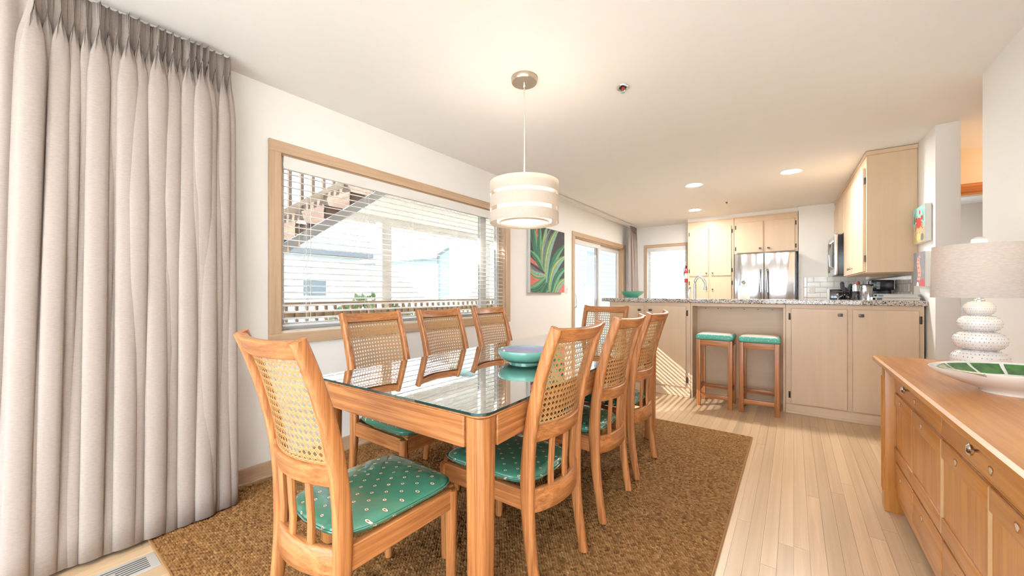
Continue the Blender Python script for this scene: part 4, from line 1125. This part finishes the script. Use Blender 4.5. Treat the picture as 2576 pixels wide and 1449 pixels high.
bg_ = thing('coffee_bag', 'crinkled silver foil coffee bag beside black coffee maker', 'bag', (.608, 5.335, .92))
rs = []
rnd = random.Random(3)
for k in range(12):
    z = .30*k/11; sx = .045 + .004*math.sin(k*2.1); sy = .04*(1 - k/12)**.6 + .003
    rs.append([(sx*math.cos(2*PI*i/16)*1.0 + rnd.uniform(-.004, .004), sy*math.sin(2*PI*i/16) + rnd.uniform(-.005, .005), z) for i in range(16)])
MB().rings(rs).build('foil_pouch', plain('foil', (.62, .62, .64), .18, 1.0, bump=.6, bscale=25), bg_, ang=20)
MB().rbox(-.05, .05, -.006, .006, .296, .312, .002).build('clip', BLACK, bg_)
gm = thing('coffee_grinder', 'slim chrome and clear grinder left of foil bag', 'grinder', (.524, 5.30, .92))
MB().lathe([(0, 0), (.034, 0), (.036, .02), (.030, .05), (.029, .14), (.031, .15)], 20).build('base', CHROME, gm)
MB().lathe([(.028, .15), (.030, .16), (.030, .235), (.028, .24)], 20).build('clear_hopper', glass_mat('clear_plastic', (.8, .82, .82), 1.45), gm)
MB().lathe([(.031, .24), (.031, .30), (.02, .315), (.0, .318)], 20).build('lid', CHROME, gm)
uc = thing('utensil_crock', 'dark crock of black cooking utensils on kitchen counter', 'utensil crock', (.475, 5.42, .92))
MB().lathe([(0, 0), (.05, 0), (.055, .02), (.055, .15), (.058, .155), (.05, .155), (.048, .02), (0, .012)], 20).build('crock', plain('crock_dark', (.02, .02, .025), .15, coat=.6), uc)
rnd = random.Random(11)
for i in range(8):
    a = rnd.uniform(0, 2*PI); tilt = rnd.uniform(.02, .08)
    p0 = Vector((.02*math.cos(a), .02*math.sin(a), .02)); p1 = Vector((tilt*math.cos(a), tilt*math.sin(a), rnd.uniform(.22, .30)))
    m = MB(); m.tube([p0, p0.lerp(p1, .7), p1], [.004, .004, .005], 6); m.rings([[(p1.x + x*s, p1.y + y*s, p1.z + z) for x, y in rrect(.018, .005, .004, 2)] for s, z in ((.4, -.01), (1, .012), (1, .035), (.5, .05))])
    m.build('utensil', [plain('utensil_black', (.015, .013, .02), .4), plain('utensil_purple', (.12, .06, .16), .4), plain('utensil_red', (.35, .08, .05), .4)][i % 3 if i > 4 else 0], uc)
kt = thing('kettle', 'small black glossy kettle in front of utensil crock', 'kettle', (.455, 5.60, .92))
MB().lathe([(0, 0), (.07, 0), (.075, .02), (.07, .09), (.05, .13), (.03, .14), (0, .143)], 24).build('body', plain('dark_gloss', (.008, .008, .01), .05, coat=1), kt)
MB().tube([(-.06, 0, .11), (-.05, 0, .17), (0, 0, .20), (.05, 0, .17), (.06, 0, .11)], .007, 8).build('handle', CHROME, kt)
MB().tube([(.06, 0, .06), (.09, 0, .09), (.105, 0, .12)], [.016, .012, .009], 8).build('spout', CHROME, kt)

# ================================================================== WALL ART
def canvas_leaf():
    y0, y1, z0, z1 = 3.86, 4.72, 1.145, 1.985
    t = thing('leaf_painting', 'unframed canvas of green striped tropical leaves on grey', 'painting', (XW + .002, (y0 + y1)/2, (z0 + z1)/2))
    hy, hz = (y1 - y0)/2, (z1 - z0)/2; D = .045
    MB().rbox(0, D, -hy, hy, -hz, hz, .002).build('canvas', [plain('canvas_edge', (.62, .62, .60), .8)], t)
    cols = [(.075, .072, .085), (.06, .26, .16), (.19, .40, .23), (.26, .43, .40), (.62, .50, .12), (.68, .20, .16), (.05, .14, .10), (.17, .17, .19)]
    pm = [plain('paint_%d' % i, c, .7, var=.35, vscale=22, bump=.1, bscale=90) for i, c in enumerate(cols)]
    m = MB(); X = D + .0004
    m.quad([(X, -hy + .001, -hz + .001), (X, hy - .001, -hz + .001), (X, hy - .001, hz - .001), (X, -hy + .001, hz - .001)], 0)
    lay = [X]
    def blade(p0, p1, w, bend, mi, n=14, sub=True):
        lay[0] += .00012
        p0, p1 = Vector(p0), Vector(p1); d = p1 - p0; nrm = Vector((-d.y, d.x)).normalized(); prev = None
        def strip(k0, k1, mi, x):
            prev = None
            for i in range(n + 1):
                s = i/n; c = p0.lerp(p1, s) + nrm*bend*math.sin(PI*s)
                ww = w*(math.sin(PI*min(1, s*.92 + .08))**.7)
                a, b = c + nrm*ww*k0, c + nrm*ww*k1
                q = []
                for v in (a, b): q.append((max(-hy + .001, min(hy - .001, v.x)), max(-hz + .001, min(hz - .001, v.y))))
                if prev and (abs(prev[0][0] - prev[1][0]) + abs(prev[0][1] - prev[1][1]) + abs(q[0][0] - q[1][0]) + abs(q[0][1] - q[1][1])) > 1e-4:
                    try: m.quad([(x, *prev[0]), (x, *prev[1]), (x, *q[1]), (x, *q[0])], mi)
                    except Exception: pass
                prev = q
        strip(-.5, .5, mi, lay[0])
        if sub:
            strip(-.44, -.12, {1: 2, 2: 3, 6: 1, 7: 0}[mi], lay[0] + .00004)
            if mi != 7: strip(.06, .20, 4 if mi == 2 else 6, lay[0] + .00004)
            strip(.34, .46, {1: 6, 2: 1, 6: 1, 7: 3}[mi], lay[0] + .00004)
    # coral ground showing between the leaves
    for poly in ([(-hy, -hz), (-.02, -hz), (-.14, -.12), (-hy, .02)], [(.16, -hz), (hy, -hz), (hy, -.20), (.34, -.34)], [(-.33, -.05), (-.27, -.05), (-.265, hz), (-.31, hz)]):
        lay[0] += .0001; m.quad([(lay[0], max(-hy, min(hy, a)), b) for a, b in poly], 5)
    for a in [((-.16, -.14), (-.44, .44), .12, .02, 6), ((-.15, -.20), (-.37, .46), .10, .03, 1), ((-.14, -.24), (-.20, .48), .13, .05, 1), ((-.12, -.30), (-.02, .50), .12, .07, 2),
              ((-.10, -.34), (.10, .50), .12, .09, 7), ((-.08, -.38), (.30, .50), .15, .13, 2), ((-.02, -.44), (.46, .26), .13, .12, 1), ((.0, -.46), (.48, .10), .15, .12, 2),
              ((.05, -.50), (.50, -.06), .13, .09, 1), ((.12, -.52), (.50, -.22), .12, .06, 2),
              ((-.12, -.16), (-.46, .10), .10, -.03, 1), ((-.10, -.18), (-.48, -.05), .10, .02, 7), ((-.10, -.20), (-.48, -.14), .09, .03, 2), ((-.08, -.24), (-.48, -.38), .13, .04, 1),
              ((-.04, -.30), (-.30, -.50), .13, .03, 6), ((.0, -.40), (-.06, -.52), .12, .0, 1)]:
        blade(*a)
    m.build('painted_leaves', pm, t, smooth=False)
canvas_leaf()
def small_canvas(lab, y0, y1, z0, z1, kind, tilt):
    ym = (y0 + y1)/2
    t = thing('small_canvas', lab, 'painting', (WR(ym) - .0025, ym, (z0 + z1)/2), SKEW, 'small canvases on the kitchen wall')
    t.rotation_euler = (tilt, 0, SKEW)
    hy, hz, D = (y1 - y0)/2, (z1 - z0)/2, .036
    MB().rbox(-D, 0, -hy, hy, -hz, hz, .002).build('canvas', plain('canvas_white', (.76, .75, .72), .8), t)
    m = MB(); X = -D - .0004
    if kind == 'crab':
        ms = [plain('aqua_paint', (.33, .62, .60), .7, var=.2, vscale=20), plain('sand_paint', (.55, .44, .24), .7, var=.3, vscale=30), plain('red_paint', (.62, .05, .025), .6, var=.2, vscale=30), plain('weed_paint', (.06, .17, .10), .7), plain('yellow_paint', (.72, .58, .24), .7), plain('grey_paint', (.2, .2, .2), .7, var=.6, vscale=60)]
        m.quad([(X, -hy, -hz), (X, hy, -hz), (X, hy, hz), (X, -hy, hz)], 0)
        m.quad([(X - .0002, -hy, -hz), (X - .0002, hy, -hz), (X - .0002, hy, .0), (X - .0002, -hy, -.03)], 1)
        def disc(cy, cz, ry, rz_, mi, o=.0004, n=16): m.quad([(X - o, cy + ry*math.cos(2*PI*i/n), cz + rz_*math.sin(2*PI*i/n)) for i in range(n)], mi)
        disc(0, .015, .062, .045, 2, .0006)
        for s in (-1, 1):
            disc(s*.075, .05, .026, .02, 2, .0007)
            for k in range(3): m.quad([(X - .0005, s*.04, -.01 + k*.015), (X - .0005, s*.10, -.045 + k*.02), (X - .0005, s*.105, -.038 + k*.02), (X - .0005, s*.045, .0 + k*.015)], 2)
        disc(-.02, .10, .016, .02, 2, .0006)
        for yy, h_ in ((.11, .09), (.125, .07), (.03, .06), (-.12, .08)): m.quad([(X - .0005, yy, .02), (X - .0005, yy + .016, .02), (X - .0005, yy + .012, .02 + h_), (X - .0005, yy + .004, .02 + h_)], 3)
        disc(.01, -.10, .06, .03, 4, .0006); disc(-.09, -.11, .04, .03, 5, .0006)
    else:
        ms = [plain('slate_paint', (.27, .27, .30), .7, var=.3, vscale=24), plain('pink_paint', (.74, .40, .33), .7, var=.15, vscale=40), plain('coral_paint', (.66, .10, .12), .7), plain('white_paint', (.75, .73, .70), .7)]
        m.quad([(X, -hy, -hz), (X, hy, -hz), (X, hy, hz), (X, -hy, hz)], 0)
        pts = [(.0, .105, .020), (.022, .085, .024), (.024, .055, .028), (.008, .02, .034), (-.008, -.02, .034), (-.012, -.055, .028), (.004, -.088, .022), (.026, -.092, .016), (.032, -.072, .010)]
        for i in range(len(pts) - 1):
            (a, b, w), (a2, b2, w2) = pts[i], pts[i+1]; w *= 1.35; w2 *= 1.35
            m.quad([(X - .0006, a - w, b), (X - .0006, a + w, b), (X - .0006, a2 + w2, b2), (X - .0006, a2 - w2, b2)], 1)
            m.quad([(X - .0008, a - w*.4, b - .006), (X - .0008, a + w*.8, b - .006), (X - .0008, a + w*.8, b - .014), (X - .0008, a - w*.4, b - .014)], 2)
        m.quad([(X - .0006, -.04, .10), (X - .0006, 0, .118), (X - .0006, 0, .088), (X - .0006, -.04, .092)], 1)
        m.quad([(X - .0006, -hy + .01, -hz), (X - .0006, -.02, -hz), (X - .0006, -.04, -hz + .05), (X - .0006, -hy + .03, -hz + .06)], 2); m.quad([(X - .0006, .0, -hz), (X - .0006, .07, -hz), (X - .0006, .05, -hz + .035), (X - .0006, .01, -hz + .03)], 3)
    m.build('painted_face', ms, t, smooth=False)
small_canvas('small canvas of a red crab on the seabed, upper of two', 4.375, 4.70, 1.56, 1.855, 'crab', 0)
small_canvas('small grey canvas of a pink seahorse, lower of two', 4.375, 4.69, 1.20, 1.48, 'seahorse', .03)
sw = thing('light_switch', 'white light switch plate right of the leaf painting', 'light switch', (XW, 4.86, 1.19))
MB().rbox(0, .006, -.037, .037, -.06, .06, .002).build('plate', WHITE, sw); MB().rbox(.005, .016, -.005, .005, -.010, .012, .002).build('toggle', PORC, sw)

# ================================================================== PENDANT AND CEILING FITTINGS
pd = thing('pendant_lamp', 'cream drum pendant lamp of three bands over dining table', 'pendant lamp', (-1.305, 1.885, CH))
MB().lathe([(.0, 0), (.077, 0), (.077, -.026), (.074, -.030), (.0, -.031)], 40).build('ceiling_canopy', NICKEL, pd, ang=40)
MB().lathe([(.009, -.03), (.009, -.05), (.006, -.056), (0, -.057)], 12).build('cord_grip', CHROME, pd)
MB().tube([(0, 0, -.05), (.0015, 0, -.3), (0, 0, -.70)], .0035, 8).build('cord', plain('clear_cord', (.62, .56, .50), .3), pd)
SHD = cloth('shade_fabric', (.80, .72, .64), 1400, .45)
def band(name, r, z0, z1, mat, n=56, t=.0015):
    MB().lathe([(r, z0), (r, z1), (r - t, z1), (r - t, z0), (r, z0)], n).build(name, mat, pd)
for z0, z1 in ((1.563, 1.624), (1.648, 1.716), (1.738, 1.808)): band('shade_band', .207, z0 - CH, z1 - CH, SHD)
band('inner_shade', .165, 1.57 - CH, 1.80 - CH, emit('inner_glow', (1.0, .84, .66), .30))
band('lower_ring', .150, 1.562 - CH, 1.572 - CH, NICKEL)
for i in range(4):
    a = PI/4 + i*PI/2
    MB().box(-.003, .003, -.003, .003, 1.565 - CH, 1.806 - CH).build('shade_strut', WHITE, pd, loc=(.203*math.cos(a), .203*math.sin(a), 0))
m = MB(); m.lathe([(0, 1.574 - CH), (.148, 1.574 - CH), (.148, 1.577 - CH), (0, 1.577 - CH)], 40); m.build('diffuser', plain('diffuser', (.80, .74, .66), .6, emis=(1, .85, .68), estr=.32), pd)
m = MB()
for i in range(3): a = i*2*PI/3; m.tube([(0, 0, 1.765 - CH), (.206*math.cos(a), .206*math.sin(a), 1.803 - CH)], .002, 6)
m.cyl((0, 0, 1.70 - CH), .02, .06, 12); m.build('lamp_holder', CHROME, pd)
pl = bpy.data.lights.new('pendant_bulb', 'POINT'); pl.energy = 1.4; pl.color = (1, .80, .6); pl.shadow_soft_size = .05
po = bpy.data.objects.new('pendant_bulb', pl); COL.objects.link(po); po.location = (-1.305, 1.885, 1.86)
def sprinkler(lab, x, y, r):
    s = thing('ceiling_sprinkler', lab, 'sprinkler', (x, y, CH), 0, 'ceiling sprinklers')
    MB().lathe([(r*.62, 0), (r, -.001), (r*.96, -.006), (r*.60, -.004)], 24).build('escutcheon', CHROME, s)
    MB().lathe([(0, -.001), (r*.62, -.001), (r*.62, -.003), (0, -.003)], 20).build('recess', BLACK, s)
    MB().lathe([(.010, 0), (.010, -.016), (.006, -.022), (0, -.023)], 10).build('nozzle', plain('sprinkler_red', (.30, .03, .02), .3, .3), s)
    MB().tube([(-.010, 0, -.004), (-.012, 0, -.024), (0, 0, -.034), (.012, 0, -.024), (.010, 0, -.004)], .002, 6).build('frame', CHROME, s)
    MB().lathe([(0, -.034), (.014, -.034), (.014, -.036), (0, -.036)], 12).build('deflector', CHROME, s)
sprinkler('recessed chrome sprinkler in ceiling beside the pendant lamp', -.863, 2.336, .040)
sprinkler('small chrome sprinkler in ceiling in front of fridge', -.766, 6.18, .034)
for lab, x, y in (('bright recessed ceiling light above right end of bar', -.02, 5.03), ('bright recessed ceiling light above left end of bar', -.96, 4.97), ('bright recessed ceiling light in front of pantry', -1.24, 6.48),
                  ('unseen recessed ceiling light added for fill behind the camera, near long curtain', -1.6, -1.2), ('unseen recessed ceiling light added for fill behind the camera, near dresser', .2, -1.2)):  # last two are unseen lights added to brighten the room
    s = thing('recessed_light', lab, 'ceiling light', (x, y, CH), 0, 'recessed kitchen lights')
    MB().lathe([(.078, 0), (.098, -.001), (.096, -.006), (.078, -.003)], 32).build('trim_ring', WHITE, s)
    MB().lathe([(0, -.0015), (.079, -.0015), (.079, -.003), (0, -.003)], 32).build('lens', emit('downlight', (1, .97, .92), 95.0), s)

# ================================================================== DRESSER
DX0, DX1, DY0, DY1 = .385, .885, 1.06, 2.85
ds = thing('dresser', 'honey pine dresser with carved finger pulls against right wall', 'dresser', (DX0, DY1, 0))
# local: x 0 = front face, y 0 = far end, running to -y
LN = DY1 - DY0
ol = [(-.035, .035), (.50, .035), (.50, -LN - .035), (-.035, -LN - .035)]
tp = MB(); rs = []
for g, z in ((.012, .768), (.004, .772), (.0, .780), (.002, .792), (.010, .800)):
    rs.append([(-.035 + g, .035 - g, z), (.50, .035 - g, z), (.50, -LN - .035 + g, z), (-.035 + g, -LN - .035 + g, z)])
tp.rings(rs).build('top', pine('Y'), ds, ang=20)
def reed(x0, x1, y0, y1, z0, z1):
    m = MB(); m.box(x0, x1, y0, y1, z0, z1); return m
for yy in (-.085, -LN):
    p = MB().rbox(.0, .07, yy, yy + .085, .0, .768, .004).build('corner_post', pine('Z'), ds)
    f = MB()
    for k in range(5): f.cyl((.0005, yy + .012 + k*.0152, .10), .0055, .60, 8)
    f.build('fluting', pine('Z'), p)
for yy in (-.085, -LN): MB().rbox(.44, .50, yy, yy + .085, 0, .768, .004).build('corner_post', pine('Z'), ds)
MB().box(.062, .495, -LN + .01, -.01, .09, .766).build('carcass', pine('Y'), ds)
FX = .040                                   # drawers and doors sit back between the posts
def notch(parent, y, z, x):
    a = [(-.017, .006), (-.008, .011), (.008, .011), (.017, .006), (.004, -.013), (-.004, -.013)]
    o = MB().rings([[(x, y + p, z + q) for p, q in a], [(x - .0012, y + p*.96, z + q*.96) for p, q in a]]).build('finger_pull', plain('pull_shade', (.34, .13, .035), .5), parent)  # dark outline paints in the shade of a carved recess
    MB().rings([[(x - .001, y + p*.66 - .002, z + q*.66) for p, q in a], [(x - .0022, y + p*.6 - .002, z + q*.6) for p, q in a]]).build('pull_core', plain('pull_core', (.66, .52, .38), .5), o) if False else None
    return o
def core(parent, y, z, x):
    a = [(-.017, .006), (-.008, .011), (.008, .011), (.017, .006), (.004, -.013), (-.004, -.013)]
    return MB().rings([[(x - .001, y + p*.7 - .002, z + q*.7) for p, q in a], [(x - .0022, y + p*.62 - .002, z + q*.62) for p, q in a]]).build('pull_core', plain('pull_core', (.66, .52, .38), .5), parent)
MB().rbox(FX + .002, FX + .03, -LN + .085, -.085, .085, .125, .003).build('base_rail', pine('Y'), ds)
MB().rbox(FX + .002, FX + .03, -LN + .085, -.085, .630, .642, .002).build('drawer_rail', pine('Y'), ds); MB().rbox(FX + .002, FX + .03, -LN + .085, -.085, .272, .286, .002).build('drawer_rail', pine('Y'), ds)
seams = [-.088, -.450, -.860, -1.270, -LN + .088]
for i in range(4):
    y1, y0 = seams[i] - .003, seams[i+1] + .003
    d = MB().box(FX + .001, FX + .02, y0, y1, .289, .627).build('door', pine('Z'), ds, bevel=.003)
    MB().rbox(FX - .005, FX + .003, y0, y1, .562, .627, .003).build('door_rail', pine('Y'), d); MB().rbox(FX - .005, FX + .003, y0, y1, .289, .350, .003).build('door_rail', pine('Y'), d)
    if i in (1, 2): MB().box(FX - .0056, FX + .002, y0 - .005, y0 - .001, .292, .624).build('edge_bead', plain('edge_bead', (.66, .44, .22), .5), d)
    yc = (y0 + y1)/2 + .05; notch(d, yc, .598, FX - .005); core(d, yc, .598, FX - .005)
    d = MB().rbox(FX - .003, FX + .02, y0, y1, .128, .270, .004).build('lower_drawer', pine('Y'), ds)
    notch(d, yc, .222, FX - .003); core(d, yc, .222, FX - .003)
for a, b, ky in ((seams[0], seams[2], -.48), (seams[2], seams[4], -1.27)):
    d = MB().rbox(FX - .003, FX + .02, b + .003, a - .003, .645, .752, .004).build('upper_drawer', pine('Y'), ds)
    MB().cyl((FX - .036, ky, .716), .0045, .034, 10, axis='X').build('knob_stem', CHROME, d)
    MB().rings([[(FX + x, ky + r*math.cos(2*PI*q/16), .716 + r*math.sin(2*PI*q/16)) for q in range(16)] for x, r in ((-.030, .007), (-.034, .0145), (-.039, .0155), (-.044, .011), (-.046, .003))]).build('knob_head', CHROME, d)
    notch(d, ky - .01, .672, FX - .003); core(d, ky - .01, .672, FX - .003)

# table lamp of stacked sea urchins
tl = thing('table_lamp', 'table lamp with stacked white sea urchin base and linen drum shade', 'lamp', (.665, 2.60, .80))
zz = 0.0; URCH = plain('urchin_glaze', (.78, .76, .74), .28, coat=.5); STUD = plain('urchin_stud', (.47, .45, .44), .4)
bodies = [(.089, .092), (.0815, .083), (.0665, .073), (.048, .062)]
for bi, (R_, h_) in enumerate(bodies):
    m = MB(); rs = []; nn = 60
    for k in range(11):
        ph = -PI/2 + PI*(k + .15)/10.3; ph = max(-1.45, min(1.45, ph))
        r = R_*(math.cos(ph)**.62); z = zz + h_/2 + h_*.53*math.sin(ph)
        rs.append([(r*(1 - .035*(abs(math.cos(5*a))**14))*math.cos(a), r*(1 - .035*(abs(math.cos(5*a))**14))*math.sin(a), max(z, .0005)) for a in [2*PI*i/nn for i in range(nn)]])
    u = m.rings(rs).build('urchin', URCH, tl, ang=80)
    s = MB()
    for k in range(7):
        ph = -1.0 + 2.0*k/6; r = R_*(math.cos(ph)**.62)*1.002; z = zz + h_/2 + h_*.53*math.sin(ph); nc = 40
        for i in range(nc):
            a = 2*PI*(i + .5*(k % 2))/nc
            if abs(math.cos(5*a)) > .93: continue
            c = Vector((r*math.cos(a), r*math.sin(a), z)); t_ = Vector((-math.sin(a), math.cos(a), 0)); o_ = Vector((math.cos(a), math.sin(a), .3)).normalized(); w_ = Vector((0, 0, 1)); e = R_*.032
            v = [c - t_*e, c - w_*e*1.2, c + t_*e, c + w_*e*1.2, c + o_*e*.6]
            vv = [s.bm.verts.new(q) for q in v]
            for p, q in ((0, 1), (1, 2), (2, 3), (3, 0)): s.bm.faces.new((vv[p], vv[q], vv[4]))
    stuff(s.build('stud_relief', STUD, u))
    zz += h_ * .985
MB().lathe([(.018, zz - .004), (.018, zz + .008), (.012, zz + .012), (.012, zz + .06)], 16).build('neck', CHROME, tl)
MB().tube([(0, 0, zz + .05), (0, 0, zz + .275)], .003, 6).build('harp', NICKEL, tl)
LSH = cloth('lamp_linen', (.70, .63, .58), 700, .25)
z0, z1 = zz + .018, zz + .252
MB().lathe([(.148, z0), (.143, z1), (.1415, z1), (.1465, z0), (.148, z0)], 56).build('lamp_shade', LSH, tl)
MB().lathe([(0, z1 + .004), (.016, z1 + .006), (.025, z1 + .016), (.024, z1 + .026), (.012, z1 + .036), (.0, z1 + .038)], 16).build('shell_finial', URCH, tl)
m = MB()
for i in range(3): a = i*2*PI/3 + .4; m.tube([(0, 0, z1 - .01), (.142*math.cos(a), .142*math.sin(a), z1 - .004)], .0018, 6)
m.build('shade_spider', NICKEL, tl)
MB().lathe([(0, zz + .06), (.012, zz + .06), (.028, zz + .10), (.03, zz + .125), (.02, zz + .15), (0, zz + .155)], 16).build('bulb', emit('bulb_glow', (1, .85, .65), 1.2), tl)
pl = bpy.data.lights.new('lamp_bulb', 'POINT'); pl.energy = .55; pl.color = (1, .80, .58); pl.shadow_soft_size = .03
po = bpy.data.objects.new('lamp_bulb', pl); COL.objects.link(po); po.location = (.665, 2.60, .80 + zz + .18)

# platter
pt_ = thing('platter', 'cream oval platter with green painted panels on the dresser', 'platter', (.645, 2.09, .80), math.radians(22))
A2, B2 = .235, .172
def ell(k, z, lob=0):
    o = []
    for i in range(64):
        a = 2*PI*i/64; s = 1 + lob*(max(0, math.cos(a + PI))**8)*.12
        o.append((A2*k*s*math.cos(a), B2*k*math.sin(a), z))
    return o
rs = [ell(.46, .0), ell(.50, .0), ell(.51, .010), ell(.72, .030, .3), ell(.90, .056, 1), ell(1.0, .076, 1), ell(1.01, .081, 1), ell(.985, .082, 1), ell(.90, .064, .6), ell(.72, .040), ell(.45, .026), ell(.05, .021)]
MB().rings(rs).build('dish', PORC, pt_, ang=60)
m = MB()
GRN = plain('green_panel', (.045, .17, .03), .25, var=.8, vscale=45, coat=.5)
def isurf(k, a):
    z = float(np.interp(k, [.05, .45, .72, .90, .985], [.021, .026, .040, .064, .082])) + .0014
    return (A2*k*math.cos(a), B2*k*math.sin(a), z)
for k0, k1, nseg, off in ((.74, .95, 14, 0), (.46, .70, 10, .2), (.10, .42, 5, .1)):
    for s in range(nseg):
        a0, a1 = 2*PI*(s + .06)/nseg + off, 2*PI*(s + .94)/nseg + off
        for q in range(5):
            b0, b1 = a0 + (a1 - a0)*q/5, a0 + (a1 - a0)*(q + 1)/5
            for w in range(3):
                c0, c1 = k0 + (k1 - k0)*w/3, k0 + (k1 - k0)*(w + 1)/3
                m.quad([isurf(c0, b0), isurf(c1, b0), isurf(c1, b1), isurf(c0, b1)])
m.build('green_panels', GRN, pt_)
# leaf shaped lobe at the near left end with speckled green glaze
m = MB(); rs = []
for i in range(9):
    s = i/8; xx = -A2*.86 - .03*math.sin(PI*s) ; yy = -.12 + .16*s
    w_ = .032*math.sin(PI*min(1, .08 + s*.9)); rs.append([(xx - w_, yy, .080 + .004*math.sin(PI*s)), (xx + w_, yy + .01, .070), (xx + w_, yy + .01, .074), (xx - w_, yy, .084 + .004*math.sin(PI*s))])
m.rings(rs).build('leaf_lobe', plain('speckled_green', (.42, .46, .28), .3, var=.6, vscale=160, coat=.4), pt_)
